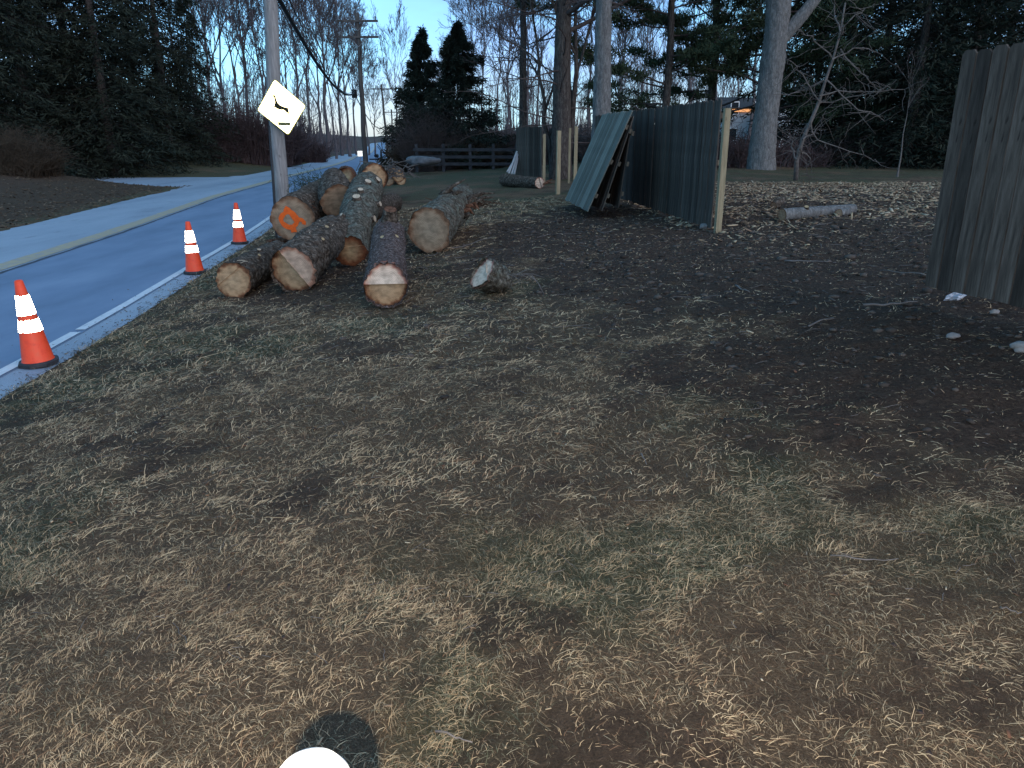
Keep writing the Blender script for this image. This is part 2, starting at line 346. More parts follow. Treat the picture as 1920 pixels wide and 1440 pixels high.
M['spray'] = simple('orange_spray_paint', [(.75, .10, .015), (.9, .16, .02)], 30, .6, .2)
M['pale_knot'] = simple('pale_knot_wood', [(.34, .26, .18), (.56, .46, .35)], 20, .8, .3)
# weathered stockade boards
def boards(name, cols, jit=.25):
    m, nt, b = mat(name, .85, .2); n, c = noise_col(nt, cols, np.linspace(.3, .7, len(cols)), 6, 7, .65, stretch=(5, 5, .45), dist=.3)
    oi = N(nt, 'ShaderNodeObjectInfo'); mr = N(nt, 'ShaderNodeMapRange'); mr.inputs[3].default_value = 1-jit; mr.inputs[4].default_value = 1+jit; nt.links.new(oi.outputs['Random'], mr.inputs[0])
    x = N(nt, 'ShaderNodeMix', data_type='RGBA', blend_type='MULTIPLY'); x.inputs[0].default_value = 1; nt.links.new(c.outputs[0], x.inputs[6]); nt.links.new(mr.outputs[0], x.inputs[7])
    n2, c2 = noise_col(nt, [(.25, .22, .2), (1, 1, 1)], [.27, .34], 7, 3, .5, stretch=(2.2, 2.2, .8))
    y = N(nt, 'ShaderNodeMix', data_type='RGBA', blend_type='MULTIPLY'); y.inputs[0].default_value = .8; nt.links.new(x.outputs[2], y.inputs[6]); nt.links.new(c2.outputs[0], y.inputs[7])
    nt.links.new(y.outputs[2], b.inputs['Base Color']); bump(nt, b, n.outputs[0], .5, .006); return m
M['board'] = boards('weathered_boards', [(.028, .023, .019), (.064, .052, .043), (.115, .096, .08)], .42)
M['board_green'] = boards('weathered_boards_greenish', [(.10, .105, .088), (.165, .168, .142), (.25, .25, .215)], .3)
M['board_back'] = boards('fence_rails_brown', [(.06, .05, .04), (.12, .095, .07), (.17, .14, .10)], .15)
M['post_new'] = boards('treated_post', [(.19, .155, .095), (.27, .22, .14), (.34, .28, .18)], .1)
M['dark_rail'] = simple('dark_rail_wood', [(.02, .022, .026), (.05, .052, .058)], 3, .85, .2)
M['pole'] = boards('utility_pole_wood', [(.16, .155, .15), (.25, .24, .235), (.34, .33, .32)], .05)
M['pole_far'] = simple('utility_pole_far', [(.07, .062, .058), (.14, .125, .115)], 3, .9, .2, stretch=(1, 1, .2))
M['rubber'] = simple('black_rubber', [(.02, .02, .024), (.04, .04, .045)], 20, .6, .2, spec=.4)
M['cable'] = simple('black_cable', [(.01, .01, .012), (.02, .02, .022)], 5, .6, 0)
M['cone'] = simple('orange_cone_vinyl', [(.72, .055, .018), (.88, .075, .022), (.80, .09, .03)], 12, .5, .1, .002, spec=.4)
M['metal'] = simple('galvanised_metal', [(.25, .27, .3), (.36, .38, .4)], 12, .5, 0)
M['porcelain'] = simple('grey_insulator', [(.15, .16, .18), (.28, .3, .32)], 10, .35, 0, spec=.5)
M['stone'] = simple('field_stone', [(.14, .13, .125), (.26, .24, .23)], 9, .9, .5, .02)
M['stone_pale'] = simple('pale_stone', [(.17, .165, .16), (.28, .275, .27)], 9, .9, .4, .01)
M['tarp'] = simple('grey_tarp', [(.07, .075, .085), (.19, .20, .22)], 3, .7, .4, .03)
M['plastic'] = simple('clear_plastic_scrap', [(.25, .32, .42), (.5, .58, .7)], 25, .25, .4, .01, spec=.6)
M['siding'] = simple('house_siding', [(.42, .44, .46), (.52, .54, .56)], 2, .8, .1)
M['roof'] = simple('roof_shingle', [(.03, .03, .032), (.06, .06, .065)], 6, .9, .2)
M['pvc'] = simple('white_pvc', [(.78, .78, .76), (.82, .82, .8)], 4, .4, 0, spec=.4)
M['sign_yellow'] = simple('yellow_sign_glow_rim', [(.62, .52, .05), (.72, .62, .08)], 10, .5, 0)  # the sign's yellow; as a rim it also paints the glow at its edge
M['black_ink'] = simple('black_sign_print', [(.012, .012, .006), (.03, .026, .01)], 6, .6, 0)
M['olive_ink'] = simple('olive_sign_print', [(.12, .12, .05), (.15, .15, .06)], 6, .6, 0)
m, nt, b = mat('dark_glass', .1, .6); b.inputs['Base Color'].default_value = (.02, .025, .03, 1); M['glass'] = m
m, nt, b = mat('eave_glow', .5); b.inputs['Base Color'].default_value = (.8, .4, .15, 1); b.inputs['Emission Color'].default_value = (1, .42, .16, 1); b.inputs['Emission Strength'].default_value = .35; M['lit_eave'] = m
def retro(name, diff, ret, gain=1.0):
    """retroreflective sheeting: a glossy lobe centred on the incoming direction sends the flash back to where it came from"""
    m = bpy.data.materials.new(name); m.use_nodes = True; nt = m.node_tree; nt.nodes.clear()
    g = N(nt, 'ShaderNodeNewGeometry'); out = N(nt, 'ShaderNodeOutputMaterial')
    gl = N(nt, 'ShaderNodeBsdfAnisotropic') if False else N(nt, 'ShaderNodeBsdfGlossy'); gl.distribution = 'GGX'
    gl.inputs['Roughness'].default_value = .16; gl.inputs['Color'].default_value = (*ret, 1); nt.links.new(g.outputs['Incoming'], gl.inputs['Normal'])
    df = N(nt, 'ShaderNodeBsdfDiffuse'); df.inputs[0].default_value = (*diff, 1)
    n, c = noise_col(nt, [(.0, .0, .0), (1, 1, 1)], [.30, .34], 26, 3, .5)
    mx = N(nt, 'ShaderNodeMixShader'); mm = N(nt, 'ShaderNodeMath', operation='MULTIPLY'); mm.inputs[1].default_value = .6
    nt.links.new(c.outputs[0], mm.inputs[0]); nt.links.new(mm.outputs[0], mx.inputs[0]); nt.links.new(df.outputs[0], mx.inputs[1]); nt.links.new(gl.outputs[0], mx.inputs[2])
    nt.links.new(mx.outputs[0], out.inputs[0]); return m
M['retro_white'] = retro('retroreflective_white', (.75, .75, .75), (.95, .95, .95))
M['retro_yellow'] = retro('retroreflective_yellow', (.75, .62, .08), (1, .95, .62))

# ---------------------------------------------------------------- the setting: ground, road, side road, lines
def nonuni(parts):
    out = []
    for a, b_, n in parts: out += list(np.linspace(a, b_, n, endpoint=False))
    return np.array(out+[parts[-1][1]])
gx = nonuni([(-500, -60, 10), (-60, -20, 26), (-20, -6.5, 46), (-6.5, 6.5, 240), (6.5, 14, 50), (14, 60, 36), (60, 500, 10)])
gy = nonuni([(-300, -12, 16), (-12, 0.8, 30), (.8, 6, 210), (6, 13, 150), (13, 24, 120), (24, 60, 90), (60, 140, 60), (140, 600, 40)])
X, Y = np.meshgrid(gx, gy); Z = gz(X, Y)
idx = np.arange(X.size).reshape(X.shape)
F = np.stack([idx[:-1, :-1], idx[:-1, 1:], idx[1:, 1:], idx[1:, :-1]], -1).reshape(-1, 4)
ground = obj('ground', mesh('ground', np.stack([X, Y, Z], -1).reshape(-1, 3), F, True, attrs={'dirt': dirt(X, Y).ravel(), 'green': green(X, Y).ravel()}), M['ground'])
kind(ground, 'structure')
def strip(name, off0, off1, ys, z, mt, jag=0, kindv='structure', fn=None):
    ys = np.asarray(ys, float); j0 = (fbm(ys*1.3, ys*0+3, 4, .65)-.5)*jag; j1 = (fbm(ys*1.3, ys*0+30, 4, .65)-.5)*jag
    a = np.c_[xr(ys)+off0+j0, ys, prof(ys)+z]; b_ = np.c_[xr(ys)+off1+j1, ys, prof(ys)+z]
    V = np.stack([a, b_], 1).reshape(-1, 3); n = len(ys); i = np.arange(n-1)*2
    o = obj(name, mesh(name, V, np.stack([i, i+1, i+3, i+2], -1)), mt)
    if kindv: o['kind'] = kindv
    return o
ys = nonuni([(-60, 0, 30), (0, 40, 260), (40, 600, 220)])
strip('road', -RW-.05, .12, ys, 0, M['asphalt'], .22)
strip('road_near_lane', -3.38, -.34, ys, .004, M['asphalt_new'], .02)
strip('lane_joint', -3.45, -3.36, ys, .008, M['crack'], .08)
strip('yellow_centre_line', -3.92, -3.52, ys, .008, M['yellow_line'], .06)
for a, b_ in ((-20, 8.7), (8.82, 60)):
    strip('white_edge_line', -.48, -.36, np.linspace(a, b_, 80), .012, M['white_line'], .02)
# side road going off to the left
xs = np.linspace(-120, -14.5, 120); Vt = []
for i, x in enumerate(xs):
    fl = max(0, (x+20.5)/6)**2*4.6; Vt += [(x, 38.2-fl+.2*float(vnoise(x, 1)), .004), (x, 44.7+fl*.8, .004)]
sideroad = obj('side_road', mesh('side_road', Vt, [(2*i, 2*i+2, 2*i+3, 2*i+1) for i in range(len(xs)-1)]), M['asphalt']); kind(sideroad, 'structure')

# ---------------------------------------------------------------- grass, chips, litter
def blades(x, y, L, wd, ang, lift, tone, curl, name):
    n = len(x); z = gz(x, y)-.004
    d = np.stack([np.cos(ang), np.sin(ang)], -1); pr = np.stack([-d[:, 1], d[:, 0]], -1)
    P = []
    for k, (s, h) in enumerate(((0, 0), (.38, .72), (.75, 1.0), (1.0, .62))):
        px_ = x+d[:, 0]*L*s*np.cos(lift)+pr[:, 0]*curl*L*s*s; py_ = y+d[:, 1]*L*s*np.cos(lift)+pr[:, 1]*curl*L*s*s
        pz_ = z+L*np.sin(lift)*h
        ww = wd*(1, .95, .7, .12)[k]/2; tw = np.stack([pr[:, 0]*ww, pr[:, 1]*ww, ww*.35], -1)
        c = np.stack([px_, py_, pz_], -1); P += [c-tw, c+tw]
    V = np.stack(P, 1).reshape(-1, 3); i = np.arange(n)[:, None]*8
    F = np.concatenate([i+np.array([2*k, 2*k+1, 2*k+3, 2*k+2]) for k in range(3)], 0)
    o = obj(name, mesh(name, V, F, True, attrs={'tone': np.repeat(tone, 8, 0)}), M['blade']); return o
PAL = np.array([(.46, .355, .22), (.39, .295, .185), (.31, .225, .14), (.53, .43, .285), (.19, .115, .07)])
GRN = np.array([(.11, .12, .075), (.17, .165, .11), (.22, .20, .145), (.12, .11, .075)])
def sow(y0, y1, dens, L0, w0, seed, name, label):
    rg = np.random.default_rng(seed); area = (y1*y1-y0*y0)*.78+ (y1-y0)*.6; n = int(dens*area)
    y = np.sqrt(rg.random(n)*(y1*y1-y0*y0)+y0*y0); x = (rg.random(n)-.5)*2*(y*.78+.35)
    dr = x-xr(y); d = dirt(x, y); g = green(x, y)
    cl_ = fbm(x*6+9, y*6, 3, .6); keep = (rg.random(n) < (1-d*.84)*np.clip((cl_-.14)*3.0, .4, 1)) & (dr > -.03+.12*(vnoise(x*5, y*5)-.5)) & (y < 22)
    x, y, g, d, cl_ = x[keep], y[keep], g[keep], d[keep], cl_[keep]; n = len(x)
    ang = fbm(x*2.6, y*2.6+50, 3)*16+rg.normal(0, 1.2, n)
    lift = np.abs(rg.normal(.06, .20, n))+g*.2; L = L0*rg.lognormal(0, .42, n)*(1-.4*d)
    isg = rg.random(n) < (.06+.5*g); t = PAL[rg.choice(5, n, p=[.28, .27, .22, .07, .16])]; t2 = GRN[rg.integers(0, 4, n)]
    tone = np.where(isg[:, None], t2, t)*(.5+1.0*fbm(x*2.3, y*2.3, 5, .7))[:, None]*rg.uniform(.8, 1.2, (n, 1))
    o = blades(x, y, L, w0*rg.uniform(.6, 1.3, n), ang, np.clip(lift, 0, 1.2), tone, rg.normal(0, 1.0, n), name)
    kind(o, 'stuff', label, 'grass'); return o
sow(1.2, 3.2, 19500, .030, .0016, 1, 'grass', 'matted straw coloured dead grass in the foreground')
sow(3.2, 6.0, 6600, .038, .0028, 2, 'grass', 'thin trampled grass in the middle of the lawn')
sow(6.0, 11.0, 1900, .055, .0055, 3, 'grass', 'sparse grass round the front of the log pile')
sow(11.0, 22.0, 260, .09, .013, 4, 'grass', 'grass beside and behind the log pile')
def chips(x, y, L, wd, tone, name, label, up=.1, th=.25):
    n = len(x); z = gz(x, y)+.004; a = RG.random(n)*6.283; t = RG.normal(0, .22, n)
    d = np.stack([np.cos(a)*np.cos(t), np.sin(a)*np.cos(t), np.sin(t)], -1); p = np.stack([-np.sin(a), np.cos(a), RG.normal(0, .2, n)], -1); nn = np.cross(d, p)
    c = np.stack([x, y, z+np.abs(np.sin(t))*L*.4], -1); h = (wd*th)[:, None]
    P = [c+sx*d*L[:, None]/2+sy*p*wd[:, None]/2+sz*nn*h/2 for sz in (-1, 1) for sx, sy in ((-1, -1), (1, -.8), (.9, 1), (-1, .7))]
    V = np.stack(P, 1).reshape(-1, 3); i = np.arange(n)[:, None]*8
    F = np.concatenate([i+np.array(f) for f in [(4, 5, 6, 7), (0, 1, 5, 4), (1, 2, 6, 5), (2, 3, 7, 6), (3, 0, 4, 7)]], 0)
    o = obj(name, mesh(name, V, F, attrs={'tone': np.repeat(tone, 8, 0)}), M['chip']); return kind(o, 'stuff', label, 'debris')
CH = np.array([(.44, .34, .22), (.34, .245, .16), (.22, .15, .10), (.5, .42, .3), (.10, .07, .05)])
n = 27000; y = RG.uniform(9.5, 22, n); x = RG.uniform(2.6, 15, n); k = RG.random(n) < ss(9, 14, y)*ss(.38, .55, fbm(x*1.2, y*1.2, 4)+ss(13, 18, y)*.2); x, y = x[k], y[k]
chips(x, y, RG.lognormal(-2.75, .5, len(x)), RG.lognormal(-3.7, .4, len(x)), CH[RG.choice(5, len(x), p=[.27, .27, .2, .08, .18])]*RG.uniform(.7, 1.1, (len(x), 1)), 'wood_chips', 'tan chips and shredded bark spread behind the fences')
n = 13000; y = np.sqrt(RG.uniform(1.5, 230, n)); x = RG.uniform(-1, 1, n)*(y*.76+.3); k = (x-xr(y) > .2); x, y = x[k], y[k]; d = dirt(x, y)
chips(x, y, RG.lognormal(-4.25, .55, len(x))*(.6+y*.08), RG.lognormal(-5.2, .4, len(x))*(.6+y*.08), CH[RG.choice(5, len(x), p=[.25, .2, .2, .1, .25])]*RG.uniform(.6, 1.1, (len(x), 1)), 'wood_chips', 'small chips and crumbs of wood scattered over the lawn and mud')
n = 3200; y = RG.uniform(3.5, 30, n); o_ = RG.exponential(.14, n); x = xr(y)+.1-o_
t_ = np.array([(.12, .09, .06), (.07, .055, .04), (.22, .17, .11), (.04, .035, .03)])[RG.integers(0, 4, n)]
_g = gz; gz = lambda a, b_, f=True: prof(b_)+.008
chips(x, y, RG.lognormal(-4.0, .6, n), RG.lognormal(-4.7, .4, n), t_, 'road_grit', 'grit and bits of leaf along the road edge', th=.2)
gz = _g
n = 900; y = np.sqrt(RG.uniform(1.6, 150, n)); x = RG.uniform(-1, 1, n)*(y*.76+.3); k = x-xr(y) > .1; x, y = x[k], y[k]
chips(x, y, RG.lognormal(-3.75, .35, len(x))*(.7+y*.05), RG.lognormal(-4.1, .3, len(x))*(.7+y*.05), np.array([(.13, .065, .04), (.09, .055, .035), (.20, .12, .07), (.05, .035, .03)])[RG.integers(0, 4, len(x))], 'fallen_leaves', 'small brown dead leaves and bark flakes on the lawn', th=.08)
# clods of soil in the mud
n = 8500; y = RG.uniform(3, 17, n); x = RG.uniform(-3, 8, n); k = (RG.random(n) < dirt(x, y)**2*.9) & (np.abs(x) < y*.8); x, y = x[k], y[k]; n = len(x)
ico = bmesh.new(); bmesh.ops.create_icosphere(ico, subdivisions=1, radius=1); iv = np.array([v.co[:] for v in ico.verts]); itf = np.array([[v.index for v in f.verts] for f in ico.faces]); ico.free()
sz = np.minimum(RG.lognormal(-4.2, .5, n), .035)*np.clip(y/6, .5, 1.2); sc = sz[:, None]*RG.uniform(.6, 1.6, (n, 3))*np.array([1, 1, .5]); V = iv[None]*sc[:, None]*RG.uniform(.7, 1.3, (n, len(iv), 1)); V = V+np.stack([x, y, gz(x, y)+sz*.15], -1)[:, None]
F = (itf[None]+np.arange(n)[:, None, None]*len(iv)).reshape(-1, 3)
so_ = np.array([(.05, .04, .034), (.03, .024, .02), (.085, .07, .06)])[RG.integers(0, 3, n)]
kind(obj('soil_clods', mesh('soil_clods', V.reshape(-1, 3), F, attrs={'tone': np.repeat(so_, len(iv), 0)}), M['chip']), 'stuff', 'dark clods of churned soil in the muddy area', 'soil')
# fallen brown leaves and needles on the berm across the road
n = 5000; y = RG.uniform(12, 37, n); x = xr(y)-RW-RG.exponential(4, n)-.1
chips(x, y, RG.lognormal(-2.6, .4, n), RG.lognormal(-3.1, .4, n), np.array([(.10, .07, .045), (.06, .045, .035), (.16, .12, .08)])[RG.integers(0, 3, n)], 'leaf_litter', 'brown leaf litter on the bank across the road', th=.1)

# ---------------------------------------------------------------- logs
def bark_surf(P, rad, seed, n=56, amp=.012, bumpy=.03, step=.03, furrow=9):
    """displaced bark surface round a polyline; returns V,F, ring of first and last"""
    P = np.array([tuple(p) for p in P], float); L = np.linalg.norm(np.diff(P, axis=0), axis=1).sum(); m = max(8, int(L/step))
    s = np.r_[0, np.cumsum(np.linalg.norm(np.diff(P, axis=0), axis=1))]; t = np.linspace(0, s[-1], m)
    C = np.stack([np.interp(t, s, P[:, i]) for i in range(3)], -1)
    if len(P) > 2:
        k = max(3, m//8)|1; pad = k//2; Cp = np.concatenate([C[:1].repeat(pad, 0)-(C[1]-C[0])*np.arange(pad, 0, -1)[:, None], C, C[-1:].repeat(pad, 0)+(C[-1]-C[-2])*np.arange(1, pad+1)[:, None]])
        C = np.stack([np.convolve(Cp[:, i], np.ones(k)/k, 'valid') for i in range(3)], -1)
    rr = np.interp(t, np.linspace(0, s[-1], len(rad)), rad); T, U, W = frames(C)
    a = np.arange(n)*2*math.pi/n; A, Tt = np.meshgrid(a, t)
    ca, sa = np.cos(A), np.sin(A)
    lob = (fbm(ca*1.1+seed*3.7+5, sa*1.1+Tt*.7+seed, 3)-.5)*bumpy*7+(fbm(ca*3+seed, sa*3+Tt*3.1+seed, 3)-.5)*bumpy*2.2
    fine = (fbm(A/(2*math.pi)*furrow*4+seed, Tt*9+seed*2, 4, .65)-.5)
    fur = np.abs(fbm(A/(2*math.pi)*furrow*2+seed+fine*.6, Tt*2.6+seed*2, 3, .6)-.5)
    rad_ = rr[:, None]*(1+lob)+fine*amp*3.4-np.clip(.07-fur, 0, .07)*amp*16
    rad_[:, -1] = rad_[:, -1]*.5+rad_[:, 0]*.25+rad_[:, -2]*.25
    V = C[:, None]+rad_[..., None]*(ca[..., None]*W[:, None]+sa[..., None]*U[:, None])
    idx = np.arange(m*n).reshape(m, n); nx = np.roll(idx, -1, 1)
    F = np.stack([idx[:-1], nx[:-1], nx[1:], idx[1:]], -1).reshape(-1, 4)
    return V, F, C, T, U, W
def clip_poly(P, nrm, c):
    out = []
    for i in range(len(P)):
        a, b_ = P[i], P[(i+1) % len(P)]; da, db = a@nrm-c, b_@nrm-c
        if da >= 0: out.append(a)
        if da*db < 0: out.append(a+(b_-a)*da/(da-db))
    return np.array(out)
def cut_face(root, ring, out, up, mt, step=None, name='cut_face', depth=.0, mt2=None):
    """flat sawn end; ring = outline in 3D, out = outward normal, step = (angle, offset, depth) notch left by the felling cut"""
    c = ring.mean(0); out = np.array(out, float); out /= np.linalg.norm(out)
    e1 = np.cross(np.array(up, float), out); e1 /= np.linalg.norm(e1); e2 = np.cross(out, e1)
    P2 = np.stack([(ring-c)@e1, (ring-c)@e2], -1); hs = (ring-c)@out; Rm = np.linalg.norm(P2, axis=1).mean()
    if ((P2[:, 0]*np.roll(P2[:, 1], -1)-np.roll(P2[:, 0], -1)*P2[:, 1]).sum() < 0): P2 = P2[::-1]
    to3 = lambda p, d: c+p[:, :1]*e1+p[:, 1:2]*e2+out*d
    def emit(nm, polys, mtt):
        V = []; UV = []; Fs = []; k = 0
        for P, d in polys:
            V.append(to3(P, d)); UV.append(P/Rm); Fs.append(tuple(range(k, k+len(P)))); k += len(P)
        return part(nm, np.concatenate(V), Fs, mtt, root, uv=np.concatenate(UV))
    if step is None: return [emit(name, [(P2, depth)], mt)]
    ang, off, dp = step[:3]; kk = step[3] if len(step) > 3 else 0; nr = np.array([math.cos(ang), math.sin(ang)]); off *= Rm
    A = clip_poly(P2, nr, off); B = clip_poly(P2, -nr, -off); o1 = emit(name, [(A, (depth+.002-kk*(A@nr-off))[:, None] if kk else depth+.002)], mt); o2 = emit(name, [(B, depth-dp)], mt2 or mt)
    # torn hinge wall between the two levels
    tdir = np.array([-nr[1], nr[0]]); on = [p for p in A if abs(p@nr-off) < 1e-6]; on = sorted(on, key=lambda p: p@tdir)
    if len(on) >= 2 and not kk:
        p, q = on[0], on[-1]; K = 18; V = []; UV = []
        for i in range(K+1):
            r_ = p+(q-p)*i/K; j = rnd.uniform(-.012, .02) if 0 < i < K else 0
            for d in (depth+.004+max(0, j), depth-dp-.002): V.append(c+r_[0]*e1+r_[1]*e2+out*d); UV.append(r_/Rm*.8)
        part('hinge_wood', V, [(2*i, 2*i+1, 2*i+3, 2*i+2) for i in range(K)], mt, root, uv=UV)
    return [o1, o2]
def log(label, P, rad, bk, ck, seed=1, step=None, step_far=None, group='felled logs in the roadside pile', name='log', amp=.012, bumpy=.03, tilt=(0, 0, 0), ck2=None, res=.03, n=56, ck_far=None, rimw=.93):
    P = [Vector(p) for p in P]; root = thing(name, label, 'log', (P[0].x, P[0].y, P[0].z-rad[0]), group)
    V, F, C, T, U, W = bark_surf(P, rad, seed, n, amp, bumpy, res)
    # tilt the sawn plane of the near end
    out = -T[0]+np.array(tilt, float); out /= np.linalg.norm(out); m = V.shape[0]
    for j in range(min(m, 14)):
        w_ = (1-j/14)**2; d = (V[j]-C[0])@out - (C[j]-C[0])@(-T[0])*0; tgt = (V[0]-C[0]); cor = -(tgt@out)/max(.3, float(-T[0]@out)); V[j] = V[j]+(w_*cor)[:, None]*(-T[0])
    if step and len(step) > 3:
        e1 = np.cross((0, 0, 1.), out); e1 /= np.linalg.norm(e1); e2 = np.cross(out, e1); nr = np.cos(step[0])*e1+np.sin(step[0])*e2
        for j in range(min(m, 30)):
            need = step[3]*np.maximum(0, (V[j]-C[0])@nr-step[1]*rad[0]); have = -((V[j]-C[0])@out); V[j] = V[j]-np.maximum(0, need-have)[:, None]*out
        V[0] = V[0]
    root_bark = part('bark', V.reshape(-1, 3), F, M[bk], root, True)
    rng_ = np.random.default_rng(seed)
    rim = C[0]+(V[0]-C[0])*.995; ends = cut_face(root, rim, out, (0, 0, 1), M[ck], step, depth=.0, mt2=M[ck2] if ck2 else None)
    cut_face(root, C[-1]+(V[-1]-C[-1])*.995, T[-1], (0, 0, 1), M[ck_far or ck], step_far)
    return root, V, C, T, U, W, out
def knot(root, V, C, t, a, r, L=.05, mt='pale_knot', up=0.15):
    """sawn branch stub on the bark at fraction t, angle index a"""
    m, n = V.shape[:2]; j = int(t*(m-1)); i = int(a/(2*math.pi)*n) % n; p = V[j, i]; d = p-C[j]; d /= np.linalg.norm(d); tn = C[min(j+3, m-1)]-C[max(j-3, 0)]; tn /= np.linalg.norm(tn); d = d-tn*.3; d /= np.linalg.norm(d)
    b_ = MB().tube([p-d*.04, p+d*L*.4, p+d*L], [r*1.5, r*1.12, r], 12, False); b_.part('branch_collar', root['_bk'] if '_bk' in root else M['bark_grey'], root, True)
    T_ = d; e1 = np.cross(d, (0.3, 0.2, 1.)); e1 /= np.linalg.norm(e1); e2 = np.cross(d, e1); aa = np.arange(12)*2*math.pi/12
    ring = p+d*(L-.002)+r*.97*(np.cos(aa)[:, None]*e1+np.sin(aa)[:, None]*e2); part('knot_face', ring, [tuple(range(12))], M[mt], root)
def shard(root, p, d, L, w_, mt='pale_knot', name='splinter'):
    p = np.array(p, float); d = np.array(d, float); d /= np.linalg.norm(d); q = p+d*L; mid = (p+q)/2+np.array((0, 0, L*.08))
    MB().tube([p, mid, q], [w_, w_*.8, w_*.15], 5).part(name, M[mt], root)

# A small log on the far left of the pile
p0, r0 = seat(437, 526, 33); p1, r1 = seat(520, 474, 27)
A_ = log('small grey-barked log at the left end of the pile, its tan end ringed with brown', [p0, p1], [r0, r0*.96, r0*.9], 'bark_grey', 'cut_tan', 3, (-.9, -.35, -.02), bumpy=.04, amp=.016)
ro, V_, C_ = A_[0], A_[1], A_[2]
for k in range(7): shard(ro, V_[2+k % 3, 10+k*2], (rnd.uniform(-.2, .9), -.3, rnd.uniform(-.1, .5)), rnd.uniform(.07, .2), .006)
knot(ro, V_, C_, .5, 1.4, .03, .03); knot(ro, V_, C_, .3, .9, .025, .05, 'cut_red')
# B
p0, r0 = seat(549, 506, 45); p1 = at(632, 432, p0.y+2.15)
B_ = log('large front log whose round end is split by a diagonal felling step', [p0, (p0+p1)/2+Vector((.02, 0, .03)), p1], [r0*.98, r0, r0*.92, r0*.8], 'bark_grey', 'cut_fresh', 5, (.62, .12, .075), bumpy=.03, amp=.02, ck2='cut_tan')
knot(B_[0], B_[1], B_[2], .55, 1.2, .03, .02, 'cut_red'); knot(B_[0], B_[1], B_[2], .3, .8, .025, .03, 'cut_red')
for t, a in ((.5, 1.5), (.66, 1.1), (.7, 1.8), (.35, 1.5)): shard(B_[0], B_[1][int(t*40) % 60 if False else int(t*(len(B_[1])-1)), int(a/6.283*56)], (rnd.uniform(-1, 1), rnd.uniform(-1, 1), .3), .04, .006)
# C long knotty log lying on top
p0, r0 = seat(658, 472, 30); p1 = at(668, 420, p0.y+1.0); p2 = at(688, 352, 14.6)
C0 = log('long lichen-grey log with many pale sawn knots lying along the middle of the pile', [p0, p0.lerp(p1, .5), p1, p1.lerp(p2, .5)+Vector((0, 0, .03)), p2], [r0, r0*.97, r0*1.12, r0*1.32, r0*1.3, r0*1.3, r0*1.25], 'bark_green', 'cut_red', 8, (-1.45, -.3, .02), bumpy=.035, amp=.014)
for t, a, r in ((.42, 1.62, .055), (.53, 1.5, .040), (.70, 1.3, .05), (.88, .85, .045), (.52, .42, .038), (.34, .30, .045), (.26, 2.3, .028)):
    knot(C0[0], C0[1], C0[2], t, a, r*1.15, .055)
# E front centre log
p0, r0 = seat(723, 540, 39); p1, r1 = seat(728, 436, 35, 0)
p1 = at(729, 436, p0.y+2.3); E_ = log('front centre log of purplish scaly bark with a pale pink felling notch', [p0, p0.lerp(p1, .5), p1], [r0*1.05, r0*1.0, r0*.98, r0*.97, r0*.93], 'bark_scaly', 'cut_pink', 12, (1.5708, .12, .03, .75), bumpy=.025, amp=.014, ck2='cut_tan')
# the slanting pale notch of E, cut back into the upper half
ro, V_, C_, T_, U_, W_, out_ = E_
knot(ro, V_, C_, .55, 1.9, .03, .012, 'cut_red'); knot(ro, V_, C_, .62, 1.1, .028, .012, 'cut_red'); knot(ro, V_, C_, .95, 1.5, .085, .16, 'bark_brown')
# F right log
p0, r0 = seat(806, 433, 41); p1 = at(866, 374, p0.y+3.0)
F_ = log('thick log right of the pile with pale lichened bark and a cracked sunburst end', [p0, p0.lerp(p1, .5), p1], [r0*1.02, r0*.95, r0*.9, r0*.85, r0*.82], 'bark_green', 'cut_grey', 21, None, bumpy=.04, amp=.02, tilt=(-.25, 0, 0))
for k in range(11):   # torn root spurs and broken branches at its far end
    a = rnd.uniform(-.3, 2.2); q = Vector(F_[1][int(len(F_[1])*rnd.uniform(.45, .97)), int(a/6.283*56) % 56]); d = Vector((rnd.uniform(.5, 1.2), rnd.uniform(-.6, .5), rnd.uniform(-.2, .55)))
    L = rnd.uniform(.2, .55); MB().tube([q-d*.05, q+d*L*.5+Vector((0, 0, .04)), q+d*L+Vector((0, 0, rnd.uniform(-.1, .05)))], [.055, .035, .008], 6).part('broken_branch', M['bark_brown' if k % 3 == 0 else 'bark_grey'], F_[0], True)
# G orange painted
p0 = at(548, 411, 13.9); r0 = 38*14.4/FPX; p1 = at(612, 368, 15.7)
G_ = log('log with an orange spray-painted loop on its end', [p0, p1], [r0*1.05, r0, r0*.93], 'bark_grey', 'cut_grey', 31, None, bumpy=.035, amp=.014, tilt=(.1, 0, .05))
ro, V_, C_, T_, U_, W_, out_ = G_
e1 = np.cross((0, 0, 1.), out_); e1 /= np.linalg.norm(e1); e2 = np.cross(out_, e1)
def pol(pts): return [(x*r0, y*r0) for x, y in pts]
def ribbon(root, c, e1, e2, out, pts, w_, mt, name, h=.006):
    pts = np.array(pts, float); Tn = np.gradient(pts, axis=0); Tn /= np.linalg.norm(Tn, axis=1)[:, None]+1e-9; Nn = np.stack([-Tn[:, 1], Tn[:, 0]], -1)
    V = []; 
    for p, nn in zip(pts, Nn):
        ww = w_*rnd.uniform(.8, 1.2)/2
        for s in (-1, 1): q = p+nn*ww*s; V.append(np.array(c)+q[0]*e1+q[1]*e2+np.array(out)*h)
    part(name, V, [(2*i, 2*i+1, 2*i+3, 2*i+2) for i in range(len(pts)-1)], mt, root)
sg = 1 if e1[0] > 0 else -1
loop = [(math.cos(a)*.34*(1+.15*math.cos(2*a))-.14, math.sin(a)*.36-.02) for a in np.linspace(.5, 2*math.pi+.5, 26)]
ribbon(ro, C_[0], e1*sg, e2, out_, pol(loop), .21*r0, M['spray'], 'spray_mark')
